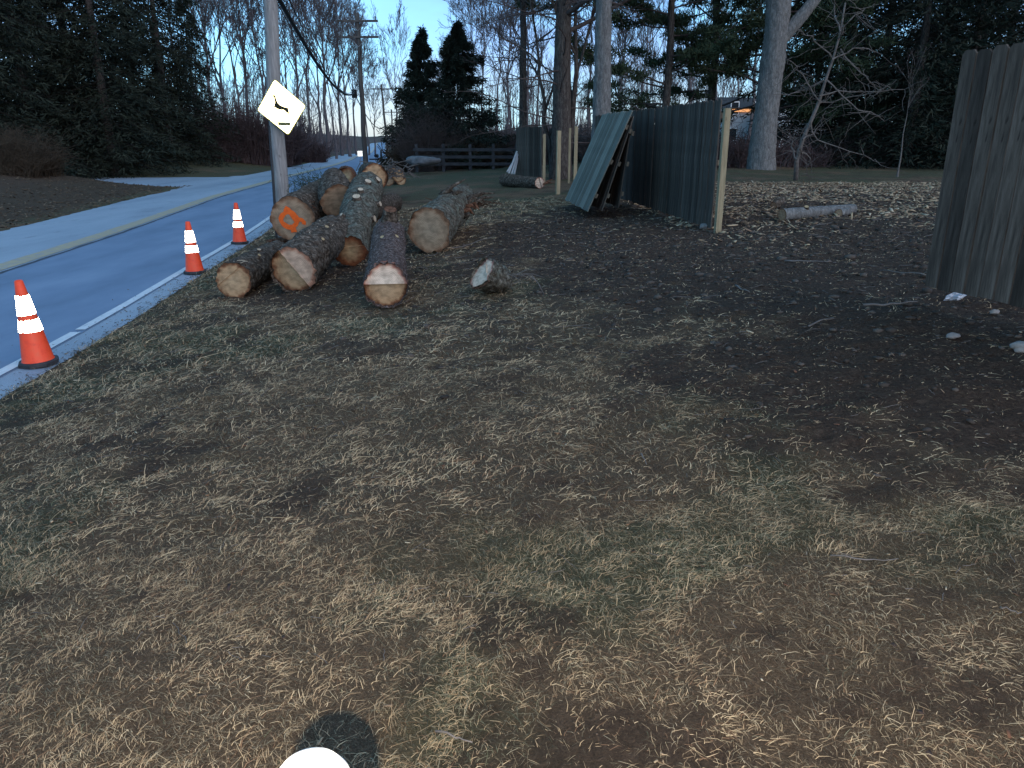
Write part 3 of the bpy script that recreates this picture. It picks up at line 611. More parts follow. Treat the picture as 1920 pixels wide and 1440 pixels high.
ribbon(ro, C_[0], e1*sg, e2, out_, pol([(-.30, .52), (-.15, .42), (0, .26), (.14, .06), (.22, -.04)]), .24*r0, M['spray'], 'spray_mark', .009)
ribbon(ro, C_[0], e1*sg, e2, out_, pol([(.08, .0), (.3, .0), (.45, -.03), (.55, -.14), (.52, -.24)]), .21*r0, M['spray'], 'spray_mark', .012)
ribbon(ro, C_[0], e1*sg, e2, out_, pol([(-.05, -.28), (.0, -.42), (.03, -.6)]), .24*r0, M['spray'], 'spray_mark', .015)
for k in range(5): shard(ro, V_[3+k, 3+k], (.7, -.4, rnd.uniform(-.4, .3)), rnd.uniform(.05, .14), .01, 'bark_brown', 'bark_strip')
# H steeply tilted log showing its round bark top
p0 = at(634, 376, 14.0); p1 = p0+Vector((-.28, .95, .30))
H_ = log('short dark log propped up behind the painted one, its cut end facing down', [p0, p1], [.33, .33, .31, .22], 'bark_grey', 'cut_grey', 37, None, bumpy=.04, amp=.014, tilt=(.35, -.1, -.35))
p0 = at(648, 334, 17.8); log('reddish rounded log end peeping over the back of the pile', [p0, p0+Vector((-.3, 1.6, .0))], [.22, .24, .2], 'bark_brown', 'cut_red', 41, None, n=32, res=.06, tilt=(-.6, .3, .3))
p0 = at(703, 332, 18.6); log('broad tan-faced log at the back of the pile beside the lawn', [p0, p0+Vector((-.5, 2.0, .0))], [.31, .3, .28], 'bark_grey', 'cut_tan', 43, (2.4, .1, .05), n=32, res=.06, tilt=(.3, 0, 0))
p0, r0 = seat(503, 462, 13); log('small dark hollow log stub lying by the road under the painted log', [p0, p0+Vector((.5, .35, .02))], [r0, r0, r0*.9], 'bark_brown', 'cut_red', 47, None, n=28, res=.04)
# more logs hidden beneath that carry the stack
p0, r0 = seat(600, 428, 26); log('dark supporting log wedged low in the middle of the pile', [p0+Vector((0, .3, 0)), p0+Vector((.4, 2.6, 0))], [.26, .26, .24], 'bark_grey', 'cut_grey', 51, None, n=32, res=.06)
p0, r0 = seat(650, 405, 24); log('lower log in the shade beneath the knotty one', [p0+Vector((.1, .8, 0)), p0+Vector((.5, 3.6, 0))], [.28, .28, .26], 'bark_grey', 'cut_grey', 53, None, n=32, res=.06)
# far pile beyond
for (u, v, rp, lb, ck) in ((737, 324, 7, 'small round tan log end, left of three in the far log heap', 'cut_tan'), (747, 329, 9, 'bright tan split log end on the right of the far log heap', 'cut_tan'), (727, 335, 10, 'dark log lying lowest at the left of the far heap', 'cut_grey')):
    p = at(u, v, 24.5); r = rp*25/FPX*1.25; log(lb, [p, p+Vector((-.35, 2.4, 0))], [r, r, r*.9], 'bark_grey', ck, int(u), None, group='logs in the far heap', n=24, res=.1)
for k, (u, v) in enumerate(((752, 338), (700, 328))):
    p, r = seat(u, v, 9); log(('dark log at the foot of the far heap, its end split open', 'thin log in front of the far heap with flaking bark')[k], [p, p+Vector((-.7, 2, 0))], [r, r, r*.9], 'bark_brown', 'cut_tan', 61+k, None, group='logs in the far heap', n=24, res=.1)
# M chunk with slab face
def chunk():
    c = grd(918, 553); root = thing('stump_chunk', 'short trunk offcut lying on the mud with a pale slanted oval face', 'log', c)
    a0 = c+Vector((-.09, .05, .24)); ax = Vector((.26, .2, -.14)); V, F, C, T, U, W = bark_surf([a0, a0+ax*.6, a0+ax], [.185, .18, .13], 71, 40, .02, .06, .03)
    out = np.array((-.66, -.40, .66)); out /= np.linalg.norm(out)
    for j in range(10):
        w_ = (1-j/10)**1.5; cor = -((V[0]-C[0])@out)/max(.3, float(-T[0]@out)); V[j] = V[j]+(w_*cor)[:, None]*(-T[0])
    part('bark', V.reshape(-1, 3), F, M['bark_green'], root, True)
    cut_face(root, C[0]+(V[0]-C[0])*1.0, out, (0, 0, 1), M['cut_pink'], (.9, .45, .03), mt2=M['cut_pink']); cut_face(root, V[-1], T[-1], (0, 0, 1), M['cut_grey'])
    for k in range(6): shard(root, c+Vector((.2+.05*k, .05, .22)), (rnd.uniform(.2, 1), -.3, rnd.uniform(-.5, .3)), rnd.uniform(.15, .35), .006, 'dead_twig', 'twig')
chunk()
# long low log by the second fence
pa, ra = seat(945, 337, 11.5); pb, rb = seat(1012, 343, 10)
L_ = log('curved dark log lying across the lawn in front of the grey panels', [pb, pb.lerp(pa, .5)+Vector((0, 0, -.03)), pa], [.19, .2, .22, .23], 'bark_grey', 'cut_pink', 77, (0.3, .2, .03), group='lone logs on the ground', n=36, res=.06, tilt=(.2, -.7, .1))
for k in range(4): shard(L_[0], pb+Vector((.1, -.1, -.05)), (1, rnd.uniform(-.3, .3), rnd.uniform(-.3, .6)), rnd.uniform(.2, .42), .03, 'bark_brown', 'root_stub')
# small logs on the chips at right
pa, ra = seat(1466, 403, 12); pb, rb = seat(1600, 392, 9.5)
S_ = log('slim smooth grey log with a round knot lying on the wood chips', [pa, pb], [.098, .094, .088, .08], 'bark_pale', 'cut_grey', 81, None, group='lone logs on the ground', n=28, res=.04, amp=.004, bumpy=.015)
knot(S_[0], S_[1], S_[2], .3, 1.2, .035, .03, 'cut_red')
pc = grd(1573, 407); log('short stub of branch lying against the slim grey log', [pc+Vector((-.05, -.1, .07)), pc+Vector((.18, .12, .075))], [.062, .06], 'bark_pale', 'cut_grey', 83, None, group='lone logs on the ground', n=24, res=.03, amp=.004)
pd = grd(1462, 392); log('small forked block of wood behind the slim grey log', [pd+Vector((-.08, .1, .05)), pd+Vector((.13, .3, .14))], [.07, .08, .06], 'bark_grey', 'cut_grey', 85, None, group='lone logs on the ground', n=24, res=.03)

# ---------------------------------------------------------------- traffic cones
def make_cone(loc, rz, tilt, label):
    t = thing('traffic_cone', label, 'traffic cone', loc, 'traffic cones along the road edge'); t.rotation_euler = (tilt[0], tilt[1], rz)
    o = MB(); h = .04; s = .185; V = []
    for z, k in ((0, 1), (.028, 1), (h, .93)):
        for i in range(8):
            a = math.pi/4*i+math.pi/8; r = s*k/math.cos(math.pi/8)*1.02; q = Vector((math.cos(a), math.sin(a), 0)); m_ = max(abs(q.x), abs(q.y)); q = q*(s*k/m_)*(0.94 if True else 1); V.append((q.x, q.y, z))
    F = [tuple(range(8))[::-1], tuple(range(16, 24))]+[(j*8+i, j*8+(i+1) % 8, (j+1)*8+(i+1) % 8, (j+1)*8+i) for j in range(2) for i in range(8)]
    obj('base', mesh('base', V, F), M['rubber'], t)
    H = .84; rb, rt = .142, .036
    rr = lambda z: rb+(rt-rb)*(z-h)/(H-h)
    obj('cone_body', MB().lathe([(rr(h)+.006, h), (rr(h), h+.01), (rr(.42), .42), (rr(.7), .7), (rr(H-.01), H-.01), (rr(H)-.006, H), (rr(H)-.012, H-.004), (.02, H-.05)], 32).mesh('cone_body', True), M['cone'], t)
    for z0, z1 in ((.34, .455), (.505, .695)):
        n = 36; V = []; 
        for k, z in enumerate((z0, (z0+z1)/2, z1)):
            for i in range(n):
                a = 2*math.pi*i/n; zz = z+(rnd.uniform(-.006, .006) if k != 1 else 0); r = rr(zz)+.0025; V.append((r*math.cos(a), r*math.sin(a), zz))
        F = [(j*n+i, j*n+(i+1) % n, (j+1)*n+(i+1) % n, (j+1)*n+i) for j in range(2) for i in range(n)]
        obj('reflective_collar', mesh('reflective_collar', V, F, True), M['retro_white'], t)
    return t
for (u, v, rz, tl, lb) in ((74, 684, .5, (0, -.045), 'nearest orange cone, closest to the camera, standing on the white edge line'), (366, 513, .3, (0, -.02), 'middle orange cone of the three along the road edge'), (450, 457, .2, (0, 0), 'farthest orange cone, beside the painted log')):
    d = ray(u, v); t_ = -EYE/d[2]; make_cone((d[0]*t_, d[1]*t_, .016), rz, tl, lb)

# ---------------------------------------------------------------- fences
def board_mesh(w_, h, th, dog=True, seed=0):
    r_ = random.Random(seed); x = w_/2; y = th/2; e = .028 if dog else 0
    out = [(-x, 0), (x, 0), (x, h-e), (x-e*.9, h), (-x+e*.9, h), (-x, h-e)] if dog else [(-x, 0), (x, 0), (x, h), (-x, h)]
    n = len(out); V = [(a, -y, b_) for a, b_ in out]+[(a, y, b_) for a, b_ in out]
    F = [tuple(range(n)), tuple(range(n, 2*n))[::-1]]+[(i, i+n, (i+1) % n+n, (i+1) % n) for i in range(n)]
    me = mesh('board', V, F); bm = bmesh.new(); bm.from_mesh(me); bmesh.ops.recalc_face_normals(bm, faces=bm.faces); bm.to_mesh(me); bm.free()
    return me
def fence_run(label, A, B, h=1.83, bw=.14, mt='board', posts=(), side=1, rails=(.3, .95, 1.6), group=None, name='board_fence', top_level=None, dog=True, post_mt='post_new', ph=1.9):
    A, B = Vector(A), Vector(B); d = B-A; d.z = 0; L = d.length; d.normalize(); ang = math.atan2(d.y, d.x); nrm = Vector((-d.y, d.x, 0))*side
    root = thing(name, label, 'fence', A, group); meshes = [board_mesh(bw-.008, h, .018, dog, k) for k in range(3)]
    for k_ in meshes: k_.materials.append(M[mt])
    n = max(1, int(L/bw)); za, zb = A.z, B.z
    for i in range(n):
        f = (i+.5)/n; p = d*(f*L); o = obj('board', meshes[i % 3], None, root, (p.x+nrm.x*(q_ := rnd.uniform(-.006, .006)), p.y+nrm.y*q_, (zb-za)*f+rnd.uniform(-.012, .012)))
        o.rotation_euler = (rnd.uniform(-.004, .004), rnd.uniform(-.004, .004), ang)
    for rz in rails:
        k = MB(); mid = d*(L/2)+nrm*.035; k.box((mid.x, mid.y, rz+(zb-za)/2), (L, .038, .075), Matrix.Rotation(ang, 3, 'Z')); obj('rail', k.mesh('rail'), M['board_back'], root)
    for (s, off, hh) in posts:
        k = MB(); q = d*s+nrm*off; k.box((q.x, q.y, hh/2-.05+(zb-za)*s/L), (.089, .089, hh), Matrix.Rotation(ang+.03, 3, 'Z')); obj('post', k.mesh('post'), M[post_mt], root)
    return root, d, nrm
# long run behind the leaning panels
pA = at(1334, 425, 11.7); pB = at(1112, 352, 21.0); pA.z -= .03; pB.z = at(1112, 217, 21.0).z-1.83
FR, fdir, fn_ = fence_run('long weathered grey board fence running away behind the leaning panels', pA, pB, posts=((5, .08, 1.7),), side=-1, rails=(.3, .95, 1.6))
pp = at(1343, 425, 11.55)
# near panel on the right
pC = at(1735, 535, 6.45); pD = pC+(at(1920, 580, 5.5)-pC).normalized()*3.1; pD.z = pC.z+.02
fence_run('near weathered grey board fence panel cut off by the right edge of the photo', pC, pD, mt='board', side=1, rails=(.35, .95, 1.55), posts=((1.7, .09, 1.7),), post_mt='board_back')
# three loose panels leaning on the long run
def leaning(near_top, near_bot, length, mt, label, seed):
    A = Vector(near_bot); up = (Vector(near_top)-A); h = up.length; up.normalize(); d = (pB-pA); d.z = 0; d.normalize(); nrm = up.cross(d); nrm.normalize()
    root = thing('wooden_panel', label, 'fence panel', A, 'loose panels leaning on the fence'); Mx = Matrix((d, nrm, up)).transposed()
    me = board_mesh(.130, h, .018, True, seed); me.materials.append(M[mt]); n = int(length/.14)
    for i in range(n):
        o = obj('board', me, None, root, d*(i+.5)*.14+nrm*rnd.uniform(-.008, .008)+up*rnd.uniform(-.015, .015)); o.rotation_euler = Mx.to_euler()
    for f in (.16, .5, .84):
        k = MB().box(d*(length/2)+up*(h*f)+nrm*(-.03), (length, .038, .08), Mx); obj('rail', k.mesh('rail'), M['board_back'], root)
    return root
Yn = 14.4
leaning(at(1187, 206, Yn), at(1103, 396, Yn-.1), 2.8, 'board_green', 'outermost of the leaning panels, pale greenish boards facing the lawn', 1)
leaning(at(1190, 216, Yn-.05), at(1129, 394, Yn-.05), 2.7, 'board', 'middle leaning panel with brown rails showing at its edge', 2)
leaning(at(1189, 222, Yn-.1), at(1160, 389, Yn-.0), 2.7, 'board', 'innermost leaning panel, almost upright in the shade', 3)
# second fence further back
a2 = at(968, 327, 32.0); b2 = at(1016, 330, 30.2); a2.z -= .05; b2.z = a2.z
fence_run('distant bluish grey fence panel with pale planks leaning on it', a2, b2, 1.85, side=1, rails=(.3, 1.5), dog=False)
a2 = at(1029, 323, 34.5); b2 = at(1045, 323, 33.5); b2.z = a2.z
fence_run('narrow distant fence panel seen between the new posts', a2, b2, 1.8, side=1, rails=(.3, 1.5), dog=False)
for (u, v0, v1, w_, Y_, lb) in ((1020, 251, 331, .10, 29.5, 'bare treated post beside the distant grey panel'), (1046, 245, 353, .11, 23.5, 'tallest bare treated post, standing alone before the pines'), (1067, 240, 333, .08, 29, 'thin pale post behind the tallest one'), (1078, 237, 350, .10, 24, 'treated post half hidden by the leaning panels')):
    b_ = at(u, v1, Y_); t_ = at(u, v0, Y_); h = t_.z-b_.z; o = obj('fence_post', MB().box((0, 0, h/2-.1), (w_, w_, h+.2), Matrix.Rotation(rnd.uniform(-.1, .3), 3, 'Z')).mesh('fence_post'), M['post_new'], None, b_); tag(o, lb, 'post', 'bare fence posts')
for k, (u0, v0, u1, v1) in enumerate(((954, 325, 969, 284), (959, 326, 971, 288), (964, 326, 971, 294), (951, 322, 966, 297))):
    b_ = at(u0, v0, 31.2); t_ = at(u1, v1, 31.9); V, F = tube([(0, 0, 0), t_-b_], [.04, .04], 4); o = obj('plank', mesh('plank', V, F), M['siding'], None, b_)
    tag(o, ('outer pale plank leaning on the distant panel', 'second pale plank leaning on the distant panel', 'innermost pale plank, nearly upright on the distant panel', 'low pale plank slanting against the distant panel')[k], 'plank', 'planks leaning on the distant panel')
# new post at the near end of the long run
b_ = at(1342, 427, 11.45); t_ = at(1345, 203, 11.45); h = t_.z-b_.z
o = obj('fence_post', MB().box((0, 0, h/2-.1), (.085, .085, h+.2), Matrix.Rotation(.1, 3, 'Z')).mesh('fence_post'), M['post_new'], None, b_+Vector((.03, 0, 0))); tag(o, 'pale treated post at the near end of the long fence run', 'post', 'bare fence posts')
# dark rail fence across the lawn
a3 = at(720, 318, 44); root = thing('rail_fence', 'dark post and rail fence across the lawn behind the evergreens', 'fence', a3)
for u in (782, 832, 882, 925, 968):
    q = at(u, 318, 44)-a3; MB().box((q.x, 0, .6), (.14, .14, 1.45)).mesh('post'); obj('post', MB().box((q.x, 0, .6), (.16, .14, 1.5)).mesh('post'), M['dark_rail'], root)
for z in (.25, .62, 1.0):
    obj('rail', MB().box(((at(968, 318, 44)-a3).x/2+.9, -.09, z+.05), ((at(968, 318, 44)-a3).x-1.5, .03, .16)).mesh('rail'), M['dark_rail'], root)

# ---------------------------------------------------------------- utility poles, sign, wires
PB = Vector((-5.02, 17.1, .05))
def pole(label, base, top, r0, r1, mt, arms=(), zx=0):
    root = thing('utility_pole', label, 'utility pole', base, 'utility poles along the road'); d = Vector(top)-Vector(base); n = 26
    P = [d*(i/n)+Vector((.02*math.sin(i*.7), 0, 0)) for i in range(n+1)]; V, F = tube([Vector((0, 0, -.4))]+P[1:], np.linspace(r0, r1, n+1), 20); obj('pole_shaft', mesh('pole_shaft', V, F, True), M[mt], root)
    for z in arms:
        p = d*(z/d.length); obj('crossarm', MB().box((p.x, p.y-.16, z), (2.5, .1, .12)).mesh('crossarm'), M['pole_far'], root)
        for s in (-1, 1):
            obj('brace', MB().tube([(p.x+s*.55, p.y-.16, z-.05), (p.x, p.y-.17, z-.55)], .018, 5).mesh('brace'), M['metal'], root)
        for x in (-1.15, -.45, 1.1): obj('insulator', MB().lathe([(.02, 0), (.05, .05), (.03, .1), (.06, .15), (.02, .22)], 10, (p.x+x, p.y-.16, z+.06)).mesh('insulator', True), M['porcelain'], root)
    return root
top1 = at(505, 0, 17.1); dirn = (top1-PB); PT = PB+dirn*(10.8/dirn.z)
P1 = pole('near weathered pole by the road carrying the deer sign', PB, PT, .155, .115, 'pole', (10.2,))
k = MB(); dd = dirn.normalized()
k.tube([Vector((-.13, -.07, 0)), Vector((-.13, -.07, 0))+dd*2.35], .035, 6); obj('dark_pole_strip', k.mesh('dark_pole_strip'), M['rubber'], P1)  # dark strip down the lower left side of the pole
q = dd*5.35; obj('junction_box', MB().box((q.x-.23, q.y-.02, 5.25), (.09, .1, .5)).box((q.x-.16, q.y-.02, 5.1), (.08, .05, .05)).mesh('junction_box'), M['metal'], P1)
P2b = at(686, 322, 51.5); P2t = at(670, 24, 51.5)
P2 = pole('second utility pole down the road with two crossarms', P2b, P2t, .17, .12, 'pole_far', ((at(672, 40, 51.5).z-P2b.z), (at(674, 70, 51.5).z-P2b.z)))
q = (at(665, 176, 51.3)-P2b); obj('cable_box', MB().box((q.x, q.y-.1, q.z), (.3, .25, .5)).mesh('cable_box'), M['cable'], P2)
for k in range(3):  # jumper loops hanging from the lower arm
    x0 = (-1.15, -.45, 1.1)[k]; q = (at(674, 70, 51.3)-P2b); pts = [(q.x+x0+s*.9*(-1 if x0 > 0 else 1)*.6, -.25, q.z-.1-1.3*math.sin(math.pi*min(1, s*.8+.1))) for s in np.linspace(0, 1, 9)]
    obj('jumper_wire', MB().tube(pts, .014, 4).mesh('jumper_wire'), M['cable'], P2)
P3b = at(728, 300, 92); P3t = at(715, 158, 92); P3 = pole('third utility pole, small and far down the road', P3b, P3t, .15, .1, 'pole_far', (P3t.z-P3b.z-.5,))
P4b = at(737, 290, 120); P4t = at(734, 205, 120); pole('fourth utility pole at the foot of the hill', P4b, P4t, .14, .1, 'pole_far', (P4t.z-P4b.z-.4,))
def wire(label, A, B, sag, r, n=40, cat='wire'):
    A, B = Vector(A), Vector(B); P = [A.lerp(B, t)-Vector((0, 0, 4*sag*t*(1-t))) for t in np.linspace(0, 1, n)]; V, F = tube([p-A for p in P], r, 5); o = obj('overhead_wire', mesh('overhead_wire', V, F, True), M['cable'], None, A); return tag(o, label, cat, 'overhead wires')
c1 = at(517, -14, 17.0); c2 = at(664, 174, 51.3)
wire('thick black cable sagging from the near pole to the second pole', c1, c2, .75, .05)
wire('thin wire just left of the thick cable', at(513, -6, 17.1), at(666, 170, 51.3), .9, .01)
wire('thin wire above the thick cable', at(536, -14, 17.0), at(668, 160, 51.3), 1.05, .014)
wire('cable sagging from the second pole to the third', c2, at(722, 235, 92), 1.0, .035)
for k, x in enumerate((-1.15, -.45, 1.1)):
    z1 = (at(672, 40, 51.5)); wire(('power wire on the left end of the crossarms', 'power wire on the inner pin of the crossarms', 'power wire on the right end of the crossarms')[k], PT+Vector((x, -.16, -.3)), z1+Vector((x, -.16, .25)), .9, .009)
    wire(('far span of power wire on the left', 'far span of power wire in the middle', 'far span of power wire on the right')[k], z1+Vector((x, -.16, .25)), P3t+Vector((x, -.16, -.3)), .9, .012)
# deer sign
sc_ = at(527, 202, 16.85); sg_root = thing('deer_crossing_sign', 'glaring yellow-white diamond sign with a leaping black deer, fixed to the near pole', 'road sign', sc_)
sx = 17.5/FPX   # metres per pixel at the sign
nv = Vector((.05, -1, -.02)).normalized()*-1
def sgn(pts, y): return [((u-527)*sx, y, (202-v)*sx*1.0) for u, v in pts]
cor = [(520.0, 156), (570.0, 199), (535.5, 247), (485.5, 206)]
def rounded(c, r=4.2, n=5):
    out = []
    for i in range(4):
        p0, p, p2 = [np.array(c[j % 4], float) for j in (i-1, i, i+1)]; a = p+(p0-p)/np.linalg.norm(p0-p)*r; b_ = p+(p2-p)/np.linalg.norm(p2-p)*r
        for t in np.linspace(0, 1, n): out.append(tuple((1-t)**2*a+2*t*(1-t)*p+t*t*b_))
    return out
def plate(root, name, pts, y0, y1, mt):
    n = len(pts); A = sgn(pts, y0); B = sgn(pts, y1); V = A+B; F = [tuple(range(n)), tuple(range(n, 2*n))[::-1]]+[(i, (i+1) % n, (i+1) % n+n, i+n) for i in range(n)]
    me = mesh(name, V, F); bm = bmesh.new(); bm.from_mesh(me); bmesh.ops.recalc_face_normals(bm, faces=bm.faces); bm.to_mesh(me); bm.free(); return obj(name, me, mt, root)
pts = rounded(cor); plate(sg_root, 'plate', pts, 0, .003, M['sign_yellow'])
cc = np.array((527, 202.)); plate(sg_root, 'reflective_face', [tuple(cc+(np.array(p)-cc)*.965) for p in pts], -.004, -.001, M['retro_yellow'])
Z = lambda l: [(460+x/12, 140+y/12) for x, y in l]
deer = Z([(652, 545), (675, 533), (690, 510), (700, 528), (718, 528), (722, 585), (745, 650), (790, 695), (850, 722), (905, 730), (932, 752), (935, 810), (945, 850), (925, 835), (880, 800), (845, 772), (790, 768), (740, 758), (690, 730), (660, 722), (622, 712), (625, 708), (660, 712), (684, 708), (700, 640), (692, 590), (690, 560), (672, 552)])
dc = np.mean(deer, 0); deer = [tuple(dc+(np.array(p)-dc)*np.array((1.12, 1.16))) for p in deer]
plate(sg_root, 'deer_silhouette', deer, -.008, -.005, M['black_ink'])
plate(sg_root, 'hind_legs', Z([(945, 850), (985, 895), (1005, 935), (998, 935), (975, 900), (932, 842)]), -.008, -.005, M['olive_ink'])
plate(sg_root, 'small_bar', Z([(716, 1022), (968, 1028), (966, 1092), (716, 1085)]), -.008, -.005, M['olive_ink'])
for z in (-.22, .22): obj('bolt', MB().lathe([(0.0001, -.0), (.012, .0), (.012, .012)], 8, (0.02, -.006, z)).mesh('bolt'), M['metal'], sg_root)
obj('bracket', MB().box((.03, .06, 0), (.05, .12, .5)).mesh('bracket'), M['metal'], sg_root)
# small reflector on a thin stake by the second pole
q = at(675, 288, 49.5); b_ = at(677, 322, 49.5); rt = thing('marker_stake', 'small bright square reflector on a thin stake beside the second pole', 'reflector', b_)
obj('reflector_plate', MB().box((q.x-b_.x, 0, q.z-b_.z), (.30, .02, .32)).mesh('reflector_plate'), M['retro_white'], rt); obj('stake', MB().tube([(0, .03, -.2), (q.x-b_.x, .03, q.z-b_.z)], .02, 5).mesh('stake'), M['metal'], rt)
# mailbox cluster past the second pole
q = at(709, 301, 60); mb_ = thing('mailbox', 'dark mailbox on a crossbar by the road beyond the second pole', 'mailbox', at(716, 318, 60))
o_ = mb_.location; obj('mailbox_post', MB().box((0, 0, .6), (.12, .12, 1.4)).box((-.35, 0, .75), (1.1, .1, .1)).mesh('mailbox_post'), M['dark_rail'], mb_)
V, F = tube([(-.35, -.3, 1.0), (-.35, .3, 1.0)], .13, 10); obj('letter_box', mesh('letter_box', V, F), M['cable'], mb_)
# white marker post just in front of the camera at the bottom edge
g = Vector((-.168, .50, 0)); zt = at(580, 1434, .50); g.x = zt.x
zb_ = gzf(g.x, g.y); mp_ = thing('marker_post', 'overexposed round-topped white post right below the camera at the bottom edge', 'post', (g.x, g.y, zb_))
hh = zt.z-zb_; rr_ = .034
obj('post_shaft', MB().lathe([(rr_*.93, -.1), (rr_*.93, hh-.09)], 32).mesh('post_shaft', True), M['pvc'], mp_)
obj('post_cap', MB().lathe([(rr_, hh-.10), (rr_, hh-.03), (rr_*.93, hh-.015), (rr_*.72, hh-.005), (rr_*.4, hh), (.0001, hh+.001)], 32).mesh('post_cap', True), M['pvc'], mp_)

# ---------------------------------------------------------------- stones, scraps, sticks
def stone(u, v, r, label, mt='stone', seed=0, flat=.6, name='stone', Yf=None):
    c = grd(u, v) if Yf is None else at(u, v, Yf); rg = np.random.default_rng(seed); bm = bmesh.new(); bmesh.ops.create_icosphere(bm, subdivisions=3, radius=1)
    V = np.array([x.co[:] for x in bm.verts]); F = [[x.index for x in f.verts] for f in bm.faces]; bm.free()
    k = 1+(fbm(V[:, 0]*1.4+seed, V[:, 1]*1.4+V[:, 2]*2.1+seed, 4)-.5)*.8; V = V*k[:, None]*np.array([1, .8, flat])*r
    o = obj(name, mesh(name, V, F, True), M[mt], None, c+Vector((0, 0, r*flat*.4))); return tag(o, label, 'stone')
stone(1321, 428, .085, 'rounded stone at the foot of the pale post by the fence end', seed=2)
stone(1864, 587, .035, 'small pale stone in the mud under the near fence panel', 'stone_pale', 3)
stone(1915, 655, .07, 'grey stone at the right edge below the near fence panel', 'stone_pale', 4)
stone(1786, 632, .045, 'half-buried grey stone in the mud left of the right-edge stone', 'stone', 5, .5)
for k, (u, v, r, lb) in enumerate(((115, 309, .9, 'widest pale boulder under the spruces, leftmost of three'), (176, 307, .55, 'middle pale boulder under the spruces across the road'), (236, 304, .35, 'smallest pale boulder under the spruces, rightmost of three'))):
    stone(u, v, r, lb, 'stone_pale', 9+k, .6, 'boulder', 52)
stone(790, 309, 1.0, 'long grey tarp-covered mound under the evergreens behind the lawn', 'tarp', 14, .45, 'tarp_mound', 42).scale = (.92, .7, .62)
# crumpled plastic
c = grd(1790, 562); bm = bmesh.new(); bmesh.ops.create_icosphere(bm, subdivisions=3, radius=1); V = np.array([x.co[:] for x in bm.verts]); F = [[x.index for x in f.verts] for f in bm.faces]; bm.free()
k = .45+fbm(V[:, 0]*4+5, V[:, 1]*4+V[:, 2]*5, 3)*1.1; V = V*k[:, None]*np.array([.09, .05, .035]); V[:, 2] += .03+.02*V[:, 0]/.09; V[:, 1] *= np.where(V[:, 0] < -.02, .5, 1)
tag(obj('plastic_scrap', mesh('plastic_scrap', V, F), M['plastic'], None, c), 'crumpled pale blue plastic scrap on the mud before the near fence panel', 'litter')
sticks = [(1620, 578, 1720, 570, .012, 'longest bare stick on the mud left of the near panel'), (1470, 490, 1560, 492, .010, 'pale stick lying flat on the wood chips'), (1515, 608, 1562, 598, .009, 'short crooked stick on the mud'), (1560, 1044, 1682, 1051, .0035, 'thin straight twig lying on the grass at right'), (838, 468, 925, 447, .010, 'bent pale twig beside the thick log'), (1378, 538, 1404, 553, .010, 'stubby stick in the middle of the mud'), (820, 1376, 880, 1392, .004, 'broken straw-coloured twig near the bottom'), (1200, 850, 1212, 872, .004, 'tiny grey curled twig in the lawn'), (1740, 520, 1650, 505, .008, 'thin stick near the foot of the near panel'), (1870, 1150, 1912, 1162, .0035, 'tiny pale twig at the lower right edge')]
for (u0, v0, u1, v1, r, lb) in sticks:
    a = grd(u0, v0); b_ = grd(u1, v1); P = [a.lerp(b_, t) for t in np.linspace(0, 1, 7)]; P = [Vector((p.x+rnd.uniform(-.01, .01), p.y+rnd.uniform(-.01, .01), gzf(p.x, p.y)+r*1.2+.012)) for p in P]
    V, F = tube([p-a for p in P], np.linspace(r, r*.5, 7), 6); tag(obj('stick', mesh('stick', V, F, True), M['dead_twig'], None, a), lb, 'stick', 'sticks lying on the ground')
# loose twigs, uncounted
n = 900; y = RG.uniform(2.2, 19, n); x = RG.uniform(-.75, .78, n)*y; k = (x-xr(y) > .3); x, y = x[k], y[k]; n = len(x); a = RG.random(n)*6.28; L = RG.lognormal(-2.1, .5, n)*np.clip(y/9, .35, 1.5)
t = np.linspace(-.5, .5, 5); P = np.stack([x[:, None]+np.cos(a)[:, None]*L[:, None]*t, y[:, None]+np.sin(a)[:, None]*L[:, None]*t, np.zeros((n, 5))], -1)
P[..., :2] += RG.normal(0, .03, (n, 5, 2))*L[:, None, None]; P[..., 2] = gz(P[..., 0], P[..., 1])+.012
V, F = tubes_np((P, np.ones((n, 5))*np.clip(y/9, .4, 1.3)[:, None]*.0035), 4); kind(obj('twigs', mesh('twigs', V, F, True), M['dead_twig']), 'stuff', 'loose small twigs strewn over the ground', 'debris')

